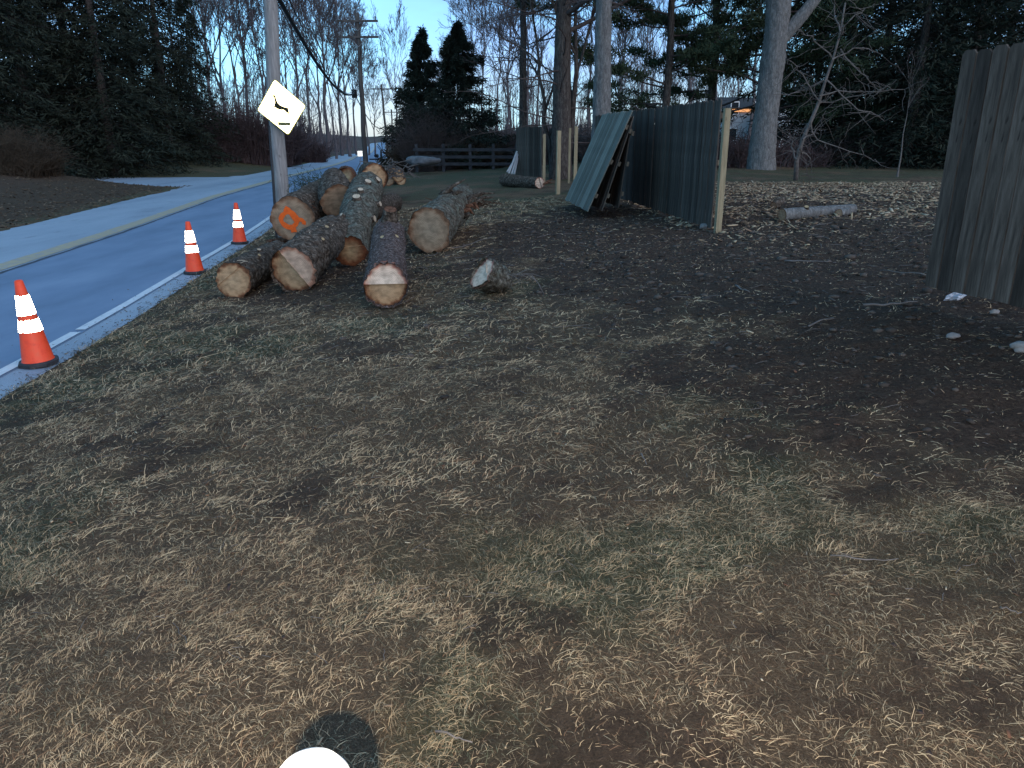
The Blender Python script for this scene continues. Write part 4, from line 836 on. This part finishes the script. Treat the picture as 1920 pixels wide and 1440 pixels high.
# ---------------------------------------------------------------- trees
def grow(seed, H, r0, lean=(0, 0), fork=.3, levels=4, spread=.55, nb=(7, 6, 5, 4), up=.35, len0=.45, droop=0, start=.25):
    """returns list per level of (P(m,3), rad(m))"""
    rg = np.random.default_rng(seed); out = []; m = 14; t = np.linspace(0, 1, m)
    tr = np.stack([lean[0]*H*t**1.3+np.cumsum(rg.normal(0, .026*H/m*3, m)), lean[1]*H*t**1.3+np.cumsum(rg.normal(0, .026*H/m*3, m)), H*t-.15], -1); tr[:, :2] -= tr[0, :2]
    rad = r0*.82*(1-t*.95)**1.5; rad[0] *= 1.25; out.append([(tr, rad)]); cur = [(tr, rad, H, np.array([0, 0, 1.]))]
    for lv in range(1, levels+1):
        nxt = []; lst = []
        for (P, rd, L, _) in cur:
            k = nb[lv-1]; k = max(2, int(k*rg.uniform(.75, 1.25)))
            for i in range(k):
                s = (start+(1-start)*(i+rg.random())/k) if lv == 1 else rg.uniform(.25, 1); s = min(s, .99); j = s*(len(P)-1); j0 = int(j); fr = j-j0; p = P[j0]*(1-fr)+P[min(j0+1, len(P)-1)]*fr; r = rd[j0]*(1-fr)+rd[min(j0+1, len(P)-1)]*fr
                tan = P[min(j0+1, len(P)-1)]-P[max(j0-1, 0)]; tan /= np.linalg.norm(tan)+1e-9
                rv = rg.normal(0, 1, 3); rv -= tan*np.dot(rv, tan); rv /= np.linalg.norm(rv)+1e-9
                an = spread*rg.uniform(.6, 1.35); d = tan*math.cos(an)+rv*math.sin(an); d[2] += up*.4; d /= np.linalg.norm(d)
                ll = L*(len0 if lv == 1 else .48)*rg.uniform(.6, 1.15)*(1.15-.65*s if lv == 1 else 1); mm = (9, 7, 5, 4)[lv-1]; pts = [p]; dd = d.copy()
                for q in range(mm-1):
                    dd = dd+rg.normal(0, .13, 3)+np.array([0, 0, up*.22-droop*.2]); dd /= np.linalg.norm(dd); pts.append(pts[-1]+dd*ll/(mm-1))
                rr = min(r*.72, r0*.5)*np.linspace(1, .22, mm); pts = np.array(pts); lst.append((pts, rr)); nxt.append((pts, rr, ll, d))
        out.append(lst); cur = nxt
    return out
def limbs(lv, n, rmin=0):
    Vs = []; Fs = []; k = 0
    P = np.array([l[0] for l in lv]); Rr = np.maximum(np.array([l[1] for l in lv]), rmin); V, F = tubes_np((P, Rr), n); return V, F
def joinVF(L):
    V = np.concatenate([a for a, _ in L]); o = 0; Fs = []
    for a, f in L: Fs.append(f+o); o += len(a)
    return V, np.concatenate(Fs)
def bare_tree(name, label, loc, seed, H, r0, mt='bark_trunk', mt2='twig', rmin=.012, group=None, **k):
    g = grow(seed, H, r0, **k); root = thing(name, label, 'tree', loc, group)
    V, F = joinVF([limbs(g[0], 12), limbs(g[1], 7, rmin)]); obj('trunk', mesh('trunk', V, F, True), M[mt], root)
    V, F = joinVF([limbs(l, 3, rmin*(.75 if i else 1)) for i, l in enumerate(g[2:])]); obj('crown', mesh('crown', V, F, True), M[mt2], root)['kind'] = 'stuff'; return root
def place_ground(u, Y_, x=None):
    X_ = (u-960)/FPX*math.hypot(Y_, 2)*1.0 if x is None else x; p = at(u, 257, Y_); return Vector((p.x, Y_, gzf(p.x, Y_)-.1))
# far bare woods: four shapes, many copies
protos = []
specs = [(101, 21, .26, dict(nb=(13, 8, 6, 5), spread=.58, up=.36)), (102, 24, .30, dict(nb=(14, 8, 6, 4), spread=.5, up=.42)), (103, 19, .24, dict(nb=(12, 8, 6, 5), spread=.7, up=.25)), (104, 23, .22, dict(nb=(12, 7, 6, 4), spread=.55, up=.38, start=.4))]
# (u, Y, proto, scale)
far = [(398, 84, 1, 1.0), (428, 92, 0, 1.05), (455, 80, 2, .95), (474, 100, 1, 1.1), (500, 88, 0, 1.02), (560, 84, 1, .86), (582, 96, 3, 1.05), (598, 78, 2, .86), (612, 90, 1, .98), (628, 84, 3, .72), (640, 104, 0, 1.0), (655, 96, 1, .75), (668, 118, 2, .95), (690, 110, 3, .72), (702, 140, 0, .72), (745, 120, 1, .72), (350, 96, 3, 1.1), (376, 110, 2, 1.1), (540, 112, 2, 1.1),
       (905, 82, 2, .8), (930, 92, 3, .9), (955, 74, 0, .75), (985, 84, 1, .85), (1005, 96, 3, .95), (1160, 90, 0, .9), (1200, 82, 3, .85), (1290, 86, 1, .9), (1340, 78, 3, .9), (1375, 94, 2, .95), (1405, 84, 1, .85), (845, 118, 2, .75), (880, 98, 3, .85), (1100, 96, 1, .9)]
ph = ['thick-trunked bare tree', 'tall upright bare tree', 'spreading bare tree', 'slim high-branched bare tree']
def where(u):
    if u < 385: return 'behind the dark spruces on the left'
    if u < 530: return 'left of the sign pole'
    if u < 665: return 'between the two near utility poles'
    if u < 760: return 'beside the far road where it climbs'
    if u < 900: return 'behind the pair of pointed evergreens'
    if u < 1020: return 'behind the distant grey fence panels'
    if u < 1260: return 'behind the tall pine trunks'
    return 'near the white houses'
for i, (sd_, H_t, r_, kw) in enumerate(specs):
    protos.append(None)
cnt = {}
for (u, Y_, pi_, s_) in far:
    p = place_ground(u, Y_); key = where(u); cnt[key] = cnt.get(key, 0)+1
    lb = ph[pi_]+' '+key
    if protos[pi_] is None:
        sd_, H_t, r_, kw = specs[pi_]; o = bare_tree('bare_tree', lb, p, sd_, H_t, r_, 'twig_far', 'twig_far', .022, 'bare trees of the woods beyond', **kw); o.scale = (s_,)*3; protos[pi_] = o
    else: o = cp_tree(protos[pi_], p, rnd.uniform(0, 6.28), (s_, s_, s_*rnd.uniform(.92, 1.08)), lb)
    o['_u'] = u
# make the labels of look-alikes in the same place tell left from right
by = {}
for o in COL.objects:
    if o.parent is None and '_u' in o.keys(): by.setdefault(o['label'], []).append(o)
ordn = ['leftmost', 'second from left', 'third from left', 'fourth from left', 'fifth from left', 'sixth from left']
for lb, L in by.items():
    L.sort(key=lambda o: o['_u'])
    if len(L) > 1:
        for i, o in enumerate(L): o['label'] = lb+', '+(ordn[i] if i < len(L)-1 else 'rightmost')
    for o in L: del o['_u']
# the distant wood that reads as one mass
g3 = [grow(200+i, 20, .2, nb=(9, 6), spread=.6, up=.35, levels=2) for i in range(3)]
vf = [joinVF([limbs([(g[0][0][0][::2], g[0][0][1][::2])], 4, .05), limbs([(p[::2], q[::2]) for p, q in g[1]], 3, .045), limbs([(p[::2], q[::2]) for p, q in g[2]], 3, .04)]) for g in g3]; L_all = []
for i in range(330):
    Y_ = rnd.uniform(115, 260); a = rnd.uniform(-.62, .62); X_ = a*Y_
    if abs(X_-(float(xr(Y_))-3)) < 9: continue
    V, F = vf[i % 3]; s = rnd.uniform(.62, .88) if a < .1 else rnd.uniform(.75, 1.0); c, s_ = math.cos(i*2.4), math.sin(i*2.4); V2 = (V@np.array([[c, s_, 0], [-s_, c, 0], [0, 0, 1]]))*s+np.array([X_, Y_, gzf(X_, Y_)-.2]); L_all.append((V2, F))
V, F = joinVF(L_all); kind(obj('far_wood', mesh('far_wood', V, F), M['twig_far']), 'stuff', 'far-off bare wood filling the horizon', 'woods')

rg = np.random.default_rng(77); n = 12000; y = rg.uniform(95, 280, n); x = rg.uniform(-.7, .7, n)*y; k = np.abs(x-(xr(y)-3)) > 6.5; x, y = x[k], y[k]; n = len(x); h = rg.lognormal(1.15, .5, n)
P = np.zeros((n, 3, 3)); P[..., 0] = x[:, None]; P[..., 1] = y[:, None]; P[..., 2] = gz(x, y)[:, None]-.1; P[:, 1:, :2] += rg.normal(0, .35, (n, 2, 2)); P[:, 1, 2] += h*.5; P[:, 2, 2] += h
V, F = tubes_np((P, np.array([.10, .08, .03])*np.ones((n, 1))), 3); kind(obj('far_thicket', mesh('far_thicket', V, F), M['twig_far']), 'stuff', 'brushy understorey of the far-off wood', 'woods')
# conifers
def leaf_quads(c, d, L, w_, rg, roll=None):
    n = len(c); d = d/(np.linalg.norm(d, axis=1)[:, None]+1e-9); r_ = rg.normal(0, 1, (n, 3)); s = np.cross(d, r_); s /= np.linalg.norm(s, axis=1)[:, None]+1e-9
    L = np.broadcast_to(L, (n,))[:, None]; w_ = np.broadcast_to(w_, (n,))[:, None]
    V = np.stack([c-s*w_*.5, c+s*w_*.5, c+d*L+s*w_*.18, c+d*L-s*w_*.18], 1).reshape(-1, 3); return V, np.arange(n*4).reshape(n, 4)
def spruce(name, label, loc, seed, H, Rb, mt='needle', dens=1.0, ragged=.3, droop=.35, base=.03, group=None, leaf=.34, cat='tree', pw=.85):
    rg = np.random.default_rng(seed); root = thing(name, label, cat, loc, group); t = np.linspace(0, 1, 10)
    V, F = tubes_np((np.array([np.stack([np.zeros(10), np.zeros(10), H*t-.2], -1)]), np.array([H*.014*(1-t*.95)])), 10); obj('trunk', mesh('trunk', V, F, True), M['bark_trunk'], root)
    nb = int(H*17*dens); h = base+(1-base)*rg.random(nb)**1.25; az = rg.random(nb)*6.283; prof_ = (1-h)**pw; lob = 1+ragged*(fbm(az*1.2+seed, h*9, 3)-.5)*2+rg.normal(0, .10, nb)
    Lb = Rb*prof_*lob+.15; m = 6; tt = np.linspace(0, 1, m); P = np.zeros((nb, m, 3)); P[..., 0] = np.cos(az)[:, None]*Lb[:, None]*tt; P[..., 1] = np.sin(az)[:, None]*Lb[:, None]*tt
    P[..., 2] = (h*H)[:, None]+Lb[:, None]*(-droop*tt**1.2+.25*droop*np.maximum(tt-.7, 0)*3); rad = (.012+.012*Lb/Rb)[:, None]*np.linspace(1, .3, m)
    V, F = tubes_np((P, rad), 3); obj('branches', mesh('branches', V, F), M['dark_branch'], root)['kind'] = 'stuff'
    per = int(46*dens); f = rg.random((nb, per))**.7; f = .12+.88*f; c = np.stack([np.cos(az)[:, None]*Lb[:, None]*f, np.sin(az)[:, None]*Lb[:, None]*f, (h*H)[:, None]-Lb[:, None]*droop*f**1.2], -1)
    side = rg.normal(0, 1, (nb, per)); sd = np.stack([-np.sin(az)[:, None]*side, np.cos(az)[:, None]*side, 0*side], -1)*.30*Lb[:, None, None]*(1-f[..., None]*.6)*.55; c = c+sd*.6; c[..., 2] += rg.normal(-.05, .10, (nb, per))
    d = np.stack([np.cos(az)[:, None]+0*f, np.sin(az)[:, None]+0*f, rg.uniform(-1.3, .1, (nb, per))], -1)*.6+sd/(np.abs(side)[..., None]*.1+.3)+rg.normal(0, .35, (nb, per, 3))
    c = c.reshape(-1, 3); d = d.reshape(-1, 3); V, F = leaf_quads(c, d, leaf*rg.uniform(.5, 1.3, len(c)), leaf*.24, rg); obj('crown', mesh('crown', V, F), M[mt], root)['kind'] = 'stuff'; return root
SP = 'dark spruces across the road'
s1 = spruce('spruce_tree', 'tallest dark spruce filling the top left corner', place_ground(60, 46), 1, 24, 5.6, dens=1.3, group=SP, leaf=.32)
s2 = spruce('spruce_tree', 'ragged spruce whose edge meets the sky left of the sign', place_ground(318, 56), 2, 20, 4.6, dens=1.25, ragged=.5, group=SP, leaf=.31)
for k, (u, Y_, o, s_, lb) in enumerate(((-60, 40, s1, 1.0, 'spruce cut off by the left edge of the photo'), (150, 52, s1, 1.02, 'dense spruce between the tallest one and the driveway gap'), (205, 47, s2, 1.08, 'spruce with drooping skirts behind the middle boulder'), (262, 58, s1, .92, 'spruce deep in the group behind the right boulder'), (372, 64, s2, .62, 'shorter spruce at the right end of the dark group'), (110, 62, s2, 1.2, 'spruce standing at the back of the left group'), (10, 60, s2, 1.25, 'spruce far back in the left corner'))):
    cp_tree(o, place_ground(u, Y_), k*1.3+.4, s_, lb)
spruce('evergreen_tree', 'left of the two pointed evergreens behind the lawn', place_ground(796, 52), 11, 8.3, 2.9, dens=2.4, droop=-.15, base=0, leaf=.24, ragged=.7, pw=1.05, group='pointed evergreens behind the lawn')
spruce('evergreen_tree', 'right of the two pointed evergreens, slightly broader', place_ground(860, 49), 12, 8.2, 3.8, dens=2.4, droop=-.05, base=0, leaf=.24, ragged=.75, pw=1.05, group='pointed evergreens behind the lawn')
SR = 'dark evergreens behind the right-hand fence'
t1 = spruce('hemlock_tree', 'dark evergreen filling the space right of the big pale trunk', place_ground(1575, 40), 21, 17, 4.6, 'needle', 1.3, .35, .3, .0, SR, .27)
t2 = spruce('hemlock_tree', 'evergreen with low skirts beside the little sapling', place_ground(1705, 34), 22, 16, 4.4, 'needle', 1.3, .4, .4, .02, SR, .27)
for k, (u, Y_, o, s_, lb) in enumerate(((1640, 47, t1, 1.15, 'evergreen set back behind the dead leaning tree'), (1800, 38, t1, 1.1, 'evergreen rising above the left corner of the near fence panel'), (1920, 32, t2, 1.05, 'evergreen above the near fence panel at the right edge'), (1520, 52, t2, 1.0, 'evergreen deep in shade behind the pale trunk'), (2040, 40, t1, 1.2, 'evergreen outermost on the right'), (1860, 52, t2, 1.5, 'tall evergreen at the back right'), (1745, 56, t1, 1.3, 'tall evergreen far behind the sapling'))):
    cp_tree(o, place_ground(u, Y_), k*1.7+.3, s_, lb)
# pines with layered clumps
def pine(name, label, loc, seed, H, r0, first=.2, Rb=4.5, lean=(0, 0), dead=8, dead_len=3.2, mt='bark_trunk', nbr=40, group='tall pines behind the fences', tuft=.62, ntuft=9, per=56):
    rg = np.random.default_rng(seed); root = thing(name, label, 'tree', loc, group); m = 16; t = np.linspace(0, 1, m)
    tr = np.stack([lean[0]*H*t+np.cumsum(rg.normal(0, .04, m)), lean[1]*H*t+np.cumsum(rg.normal(0, .04, m)), H*t-.2], -1); tr[:, :2] -= tr[0, :2]; rad = r0*(1-.8*t); rad[0] *= 1.2
    V, F, *_ = bark_surf(tr, rad, seed, 26, .02, .02, .22); obj('trunk', mesh('trunk', V.reshape(-1, 3), F, True), M[mt], root)
    def br(s, az, L, rise, curl, r): 
        p = np.array([np.interp(s, t, tr[:, i]) for i in range(3)]); pts = [p]; d = np.array([math.cos(az), math.sin(az), rise]); d /= np.linalg.norm(d)
        for q in range(8): d = d+rg.normal(0, .09, 3)+np.array([0, 0, curl]); d /= np.linalg.norm(d); pts.append(pts[-1]+d*L/8)
        return np.array(pts), r*np.linspace(1, .2, 9)
    live = [br(first+(1-first)*((i+rg.random())/nbr), rg.random()*6.283, Rb*(1.05-.6*(i/nbr))*rg.uniform(.7, 1.2), rg.uniform(-.05, .4), .02, .07*(1.1-.7*i/nbr)*r0/.3) for i in range(nbr)]
    subs = []; tips = []
    for P, r in live:
        for q in range(7):
            j = rg.integers(2, 9); d = P[j]-P[j-1]; d /= np.linalg.norm(d); e = d+rg.normal(0, .6, 3)*np.array([1, 1, .35]); e /= np.linalg.norm(e); L = rg.uniform(.4, 1.1); ps = np.array([P[j]+e*L*s for s in np.linspace(0, 1, 4)]); subs.append((ps, np.linspace(.018, .008, 4))); tips.append(ps[-1]); tips.append(ps[2])
        tips.append(P[-1])
    deadb = [br(rg.uniform(.05, first*1.25), rg.random()*6.283, dead_len*rg.uniform(.5, 1.1), rg.uniform(.0, .5), -.03, .035) for i in range(dead)]; dsub = []
    for P, r in deadb:
        for q in range(7):
            j = rg.integers(2, 9); d = P[j]-P[j-1]; d /= np.linalg.norm(d); e = d+rg.normal(0, .7, 3); e /= np.linalg.norm(e); L = rg.uniform(.3, 1.0); dsub.append((np.array([P[j]+e*L*s+rg.normal(0, .02, 3) for s in np.linspace(0, 1, 4)]), np.linspace(.012, .005, 4)))
    V, F = joinVF([limbs(live+deadb, 6), limbs(subs+dsub, 3)]); obj('branches', mesh('branches', V, F, True), M['twig'], root)['kind'] = 'stuff'
    tips = np.array(tips); cidx = np.repeat(np.arange(len(tips)), per); c = tips[cidx]+rg.normal(0, 1, (len(cidx), 3))*np.array([.26, .26, .10])*tuft*1.4; d = rg.normal(0, 1, (len(cidx), 3)); d[:, 2] += .5
    V, F = leaf_quads(c, d, tuft*.42*rg.uniform(.6, 1.2, len(cidx)), .05, rg); obj('crown', mesh('crown', V, F), M['needle_pine'], root)['kind'] = 'stuff'; return root
pa_ = place_ground(1052, 33); pine('pine_tree', 'large forked dark pine left of the long fence with many dead lower branches', pa_, 31, 19, .42, .30, 5.2, (-.005, 0), 26, 4.6, nbr=34)
MBs = grow(305, 12, .2, nb=(7, 5, 4, 3), lean=(.12, 0), levels=3, spread=.6, up=.3); 
o = bare_tree('young_tree', 'slender second stem rising beside the large dark pine', place_ground(1068, 33.6), 305, 14, .19, 'bark_trunk', 'twig', .012, levels=4, nb=(11, 5, 4, 3), lean=(.05, 0), spread=.8, up=.25, start=.15)
bare_tree('young_tree', 'leaning bare stem on the left of the large dark pine', place_ground(1040, 33.3), 306, 11, .15, 'bark_trunk', 'twig', .012, levels=4, nb=(12, 6, 4, 3), lean=(-.16, 0), spread=.9, up=.15, start=.15)
pb_ = place_ground(1128, 24.5); pine('pine_tree', 'straight pale-barked pine trunk rising behind the leaning panels', pb_, 33, 19, .30, .34, 4.8, (-.006, 0), 6, 1.6, 'bark_pale', nbr=26)
pine('pine_tree', 'slim pine behind the middle of the long fence', place_ground(1242, 36), 35, 16, .2, .12, 4.8, (-.008, 0), 18, 3.5, nbr=34)
pine('pine_tree', 'bushy pine behind the near end of the long fence', place_ground(1330, 42), 37, 17, .24, .10, 5.0, (0, 0), 12, 3.5, nbr=52)
pine('pine_tree', 'pine whose boughs hang left of the big pale trunk', place_ground(1432, 38), 39, 17, .24, .12, 5.4, (0, 0), 10, 3.5, nbr=52)
pine('pine_tree', 'pine overhanging the top centre of the view', place_ground(980, 46), 41, 19, .25, .42, 6.0, (0, 0), 14, 4, nbr=30)
# the big pale trunk with a rising side limb
pt = place_ground(1432, 31); bt = thing('large_tree', 'huge pale grey trunk with a thick limb curving up to the right', 'tree', pt)
Hh = 15; tr = [Vector((0, 0, -.3)), Vector((.0, 0, 1.5)), Vector((.05, 0, 3.2)), Vector((.12, 0, 5.4)), Vector((.02, 0, 7.5)), Vector((-.1, 0, 10)), Vector((0, .2, Hh))]
V, F, *_ = bark_surf(tr, [.56, .42, .43, .47, .42, .38, .2], 91, 40, .025, .03, .12); obj('trunk', mesh('trunk', V.reshape(-1, 3), F, True), M['bark_pale'], bt)
lb_ = [Vector((.15, -.02, 4.6)), Vector((.75, -.1, 5.3)), Vector((1.25, -.1, 5.9)), Vector((1.7, -.1, 6.7)), Vector((2.0, 0, 7.9)), Vector((2.1, .1, 9.5)), Vector((2.8, .3, 12))]
V, F, *_ = bark_surf(lb_, [.27, .22, .20, .19, .17, .14, .08], 92, 24, .012, .03, .12); obj('limb', mesh('limb', V.reshape(-1, 3), F, True), M['bark_pale'], bt)
g = grow(93, 9, .12, nb=(12, 8, 5, 4), spread=.7, up=.2); V, F = joinVF([limbs(l, 4, .012) for l in g[1:]]); V = V+np.array([.2, 0, 7]); obj('crown', mesh('crown', V, F, True), M['twig'], bt)
# little dead tree in front of the evergreens
db = place_ground(1492, 20); db.z = at(1492, 332, 21).z; db.y = 21; db.x = at(1492, 332, 21).x
dt = thing('dead_tree', 'small dead tree leaning right with tangled grey branches before the dark evergreens', 'tree', db)
pts = [at(u, v, 21)-db for u, v in ((1492, 338), (1494, 300), (1505, 262), (1520, 228), (1536, 190), (1548, 150), (1562, 110), (1576, 60), (1585, 5))]
V, F = tube(pts, np.linspace(.065, .022, len(pts)), 8); obj('trunk', mesh('trunk', V, F, True), M['dead_bark'], dt)
bl = [[(1536, 180), (1580, 168), (1640, 172), (1700, 165)], [(1533, 192), (1590, 185), (1652, 168)], [(1520, 228), (1528, 262), (1560, 268), (1600, 285), (1640, 300)], [(1545, 150), (1500, 172), (1450, 178)], [(1560, 112), (1610, 92), (1645, 96)], [(1560, 110), (1525, 70), (1490, 55)], [(1505, 262), (1530, 248), (1548, 205)], [(1494, 300), (1485, 270), (1488, 262)], [(1576, 92), (1620, 140), (1640, 165)], [(1570, 75), (1600, 30), (1635, 10)], [(1575, 60), (1560, 20), (1570, -20)], [(1520, 228), (1500, 250), (1493, 280)], [(1536, 190), (1500, 130), (1475, 110)], [(1500, 280), (1520, 300), (1512, 330)], [(1550, 150), (1600, 200), (1660, 230)]]
lines = []
for l in bl:
    P = [at(u, v, 21+rnd.uniform(-.3, .3))-db for u, v in l]; k = np.linspace(0, len(P)-1, 8); P = np.array([[np.interp(q, range(len(P)), [p[i] for p in P]) for i in range(3)] for q in k]); P[1:] += RG.normal(0, .03, (7, 3)); lines.append((P, np.linspace(.022, .007, 8)))
sub = []
for P, _ in lines:
    for q in range(16):
        j = rnd.randrange(1, 8); L = rnd.uniform(.2, .9); d = np.array([rnd.uniform(-1, 1), rnd.uniform(-.6, .6), rnd.uniform(-1, .8)]); sub.append((np.array([P[j]+d*L*s+RG.normal(0, .02, 3) for s in np.linspace(0, 1, 5)]), np.linspace(.009, .004, 5)))
V, F = joinVF([limbs(lines, 5), limbs(sub, 3)]); obj('branches', mesh('branches', V, F, True), M['dead_bark'], dt)
q = at(1684, 322, 24); bare_tree('sapling', 'thin pale sapling standing in the grass strip before the evergreens', q, 401, 3.2, .035, 'dead_twig', 'twig', .004, nb=(8, 4, 3, 2), levels=3, start=.5)
# white-limbed tree in front of the left spruces
bare_tree('sycamore_tree', 'pale-limbed bare tree showing in front of the ragged spruce', place_ground(300, 58.5), 411, 21, .26, 'bark_trunk', 'bark_pale', .03, levels=3, nb=(10, 6, 4), spread=.4, up=.5, start=.42)
# shrubs
def shrub(label, loc, seed, w_, d_, h, mt='twig_red', n=900, group=None, rad=.012):
    rg = np.random.default_rng(seed); n = int(n*.62); bx = rg.uniform(-1, 1, n); by_ = rg.uniform(-1, 1, n); hh_ = h*(1-.45*bx**2)*(.55+.5*rg.random(n))*(.75+.5*fbm(bx*3+seed, by_*3, 2)); m = 4; t = np.linspace(0, 1, m)
    P = np.zeros((n, m, 3)); lx = rg.normal(0, .25, n)+bx*.25; ly = rg.normal(0, .25, n); P[..., 0] = (bx*w_)[:, None]+lx[:, None]*hh_[:, None]*t**1.4; P[..., 1] = (by_*d_)[:, None]+ly[:, None]*hh_[:, None]*t**1.4; P[..., 2] = hh_[:, None]*(t-.12*t*t)-.1; P[:, 1:] += rg.normal(0, .05, (n, m-1, 3))*h*.2
    V, F = tubes_np((P, rad*np.linspace(1, .35, m)[None]*np.ones((n, 1))), 3)
    k = int(n*3.2); i = rg.integers(0, n, k); j = rg.integers(1, m, k); p = P[i, j]; e = rg.normal(0, 1, (k, 3)); e[:, 2] = np.abs(e[:, 2])*.8; Q = p[:, None]+e[:, None]*np.linspace(0, .20*h**.6, 2)[None, :, None]; V2, F2 = tubes_np((Q, rad*.5*np.ones((k, 2))), 3)
    V, F = joinVF([(V, F), (V2, F2)]); root = obj('shrub', mesh('shrub', V, F), M[mt], None, loc); return tag(root, label, 'shrub', group)
TH = 'bare thickets along the far verge'
shrub('reddish bare thicket on the verge left of the sign pole', place_ground(465, 62), 1, 3.6, 1.6, 4.6, n=2600, group=TH, rad=.028)
shrub('low reddish thicket right of the sign pole', place_ground(566, 72), 2, 1.9, 1.0, 2.5, n=900, group=TH, rad=.028)
shrub('brown thicket in the shade left of the ragged spruce', place_ground(370, 60), 3, 3.0, 1.2, 2.2, n=1200, group=TH, rad=.028)
shrub('brownish bare bush on the bank at the left edge across the road', place_ground(0, 33), 4, 1.7, 1.3, 2.0, 'needle_brown', n=1900, rad=.012)
shrub('grey bare bush before the pointed evergreens', place_ground(806, 46), 5, 1.2, .7, 3.8, 'twig', n=900, rad=.012)
shrub('dark low thicket behind the lawn at the foot of the evergreens', place_ground(838, 47.5), 6, 2.9, 1.0, 2.0, 'needle_brown', n=3200, rad=.05)
shrub('dark undergrowth along the far road edge before the evergreens', place_ground(822, 54), 7, 1.0, 1.0, 2.3, 'needle_brown', n=1800, rad=.05)
UG = 'undergrowth behind the right-hand lawn'
for k, (u, Y_, ww, h, lb) in enumerate(((1400, 34, 3.2, 1.5, 'brown undergrowth around the foot of the big pale trunk'), (1560, 36, 3.2, 1.3, 'low dark undergrowth behind the dead tree'), (1250, 40, 4.0, 2.2, 'dark undergrowth behind the long fence'), (1110, 44, 4.0, 1.9, 'brown undergrowth between the two big pines'), (1000, 50, 4.0, 2.2, 'undergrowth behind the distant grey panel'), (920, 60, 4.5, 2.6, 'twiggy undergrowth behind the dark rail fence'), (1700, 36, 3.5, 1.2, 'undergrowth under the evergreen by the sapling'))):
    shrub(lb, place_ground(u, Y_), 20+k, ww, .9, h, 'twig_red' if k in (0,) else 'twig', n=1300, group=UG, rad=.02)
# green sprig caught in the log pile
c = at(588, 352, 15.6); rg = np.random.default_rng(5); n = 900; cc_ = rg.normal(0, 1, (n, 3))*np.array([.22, .12, .13]); V, F = leaf_quads(cc_, rg.normal(0, 1, (n, 3))+np.array([-.6, 0, .5]), .10, .012, rg)
sp_ = thing('evergreen_bough', 'green evergreen bough caught in the back of the log pile', 'branch', c); obj('needles', mesh('needles', V, F), M['needle_pine'], sp_); obj('stem', MB().tube([(.3, .1, -.3), (.05, 0, 0), (-.2, -.05, .18)], [.02, .015, .006], 6).mesh('stem'), M['bark_brown'], sp_)
# brush heaped over the far log heap
c = at(724, 320, 24); n = 170; P = np.zeros((n, 4, 3)); P[:, 0] = rg.normal(0, 1, (n, 3))*np.array([.35, .4, .12]); e = rg.normal(0, 1, (n, 3))*np.array([.22, .2, .10]); P[:] = P[:, :1]+e[:, None]*np.linspace(0, 1, 4)[None, :, None]; V, F = tubes_np((P, np.ones((n, 4))*.012), 3)
tag(obj('brush_heap', mesh('brush_heap', V, F), M['dead_twig'], None, c), 'tangle of broken branches over the far log heap', 'branches')
c = grd(895, 392); n = 160; P = np.zeros((n, 4, 3)); P[:, 0] = np.abs(rg.normal(0, 1, (n, 3)))*np.array([.3, .3, .15])*np.array([rg.choice([-1, 1]), 1, 1]); e = rg.normal(0, 1, (n, 3))*np.array([.3, .3, .14]); P[:] = P[:, :1]+e[:, None]*np.linspace(0, 1, 4)[None, :, None]; V, F = tubes_np((P, np.ones((n, 4))*.008), 3)
tag(obj('brush_heap', mesh('brush_heap', V, F), M['bark_brown'], None, c), 'broken twigs at the far end of the thick right log', 'branches')

# ---------------------------------------------------------------- far houses seen through the trees
def house(label, loc, w_, d_, h, rz, lit=False):
    root = thing('house', label, 'house', loc, 'houses through the trees'); root.rotation_euler = (0, 0, rz)
    obj('wall', MB().box((0, 0, h/2), (w_, d_, h)).mesh('wall'), M['siding'], root)
    V = [(-w_/2-.3, -d_/2-.3, h), (w_/2+.3, -d_/2-.3, h), (w_/2+.3, d_/2+.3, h), (-w_/2-.3, d_/2+.3, h), (-w_/2-.3, 0, h+1.3), (w_/2+.3, 0, h+1.3)]
    obj('roof', mesh('roof', V, [(0, 1, 5, 4), (2, 3, 4, 5), (0, 4, 3), (1, 2, 5), (0, 3, 2, 1)]), M['roof'], root)
    for x in np.linspace(-w_/2+1.2, w_/2-1.2, max(2, int(w_/2.6))):
        for z in ([1.5] if h < 4 else [1.5, 4.3]):
            f = obj('window', MB().box((x, -d_/2-.03, z), (1.0, .06, 1.4)).mesh('window'), M['pvc'], root); obj('pane', MB().box((x, -d_/2-.065, z), (.82, .02, 1.2)).mesh('pane'), M['glass'], f)
    obj('door', MB().box((w_/2-.0-2.2, -d_/2-.04, 1.05), (.95, .06, 2.1)).mesh('door'), M['dark_rail'], root)
    if lit: obj('eave_glow', MB().box((-1.5, -d_/2-.1, h-.25), (3.2, .12, .3)).mesh('eave_glow'), M['lit_eave'], root)  # no lamp: a glowing strip stands in for the orange-lit eave
    return root
house('white house with a warm lit eave, seen left of the big pale trunk', place_ground(1392, 95), 8, 7, 4.3, .15, True)
house('small white house glimpsed right of the big pale trunk', place_ground(1478, 88), 6, 6, 4.0, -.1)
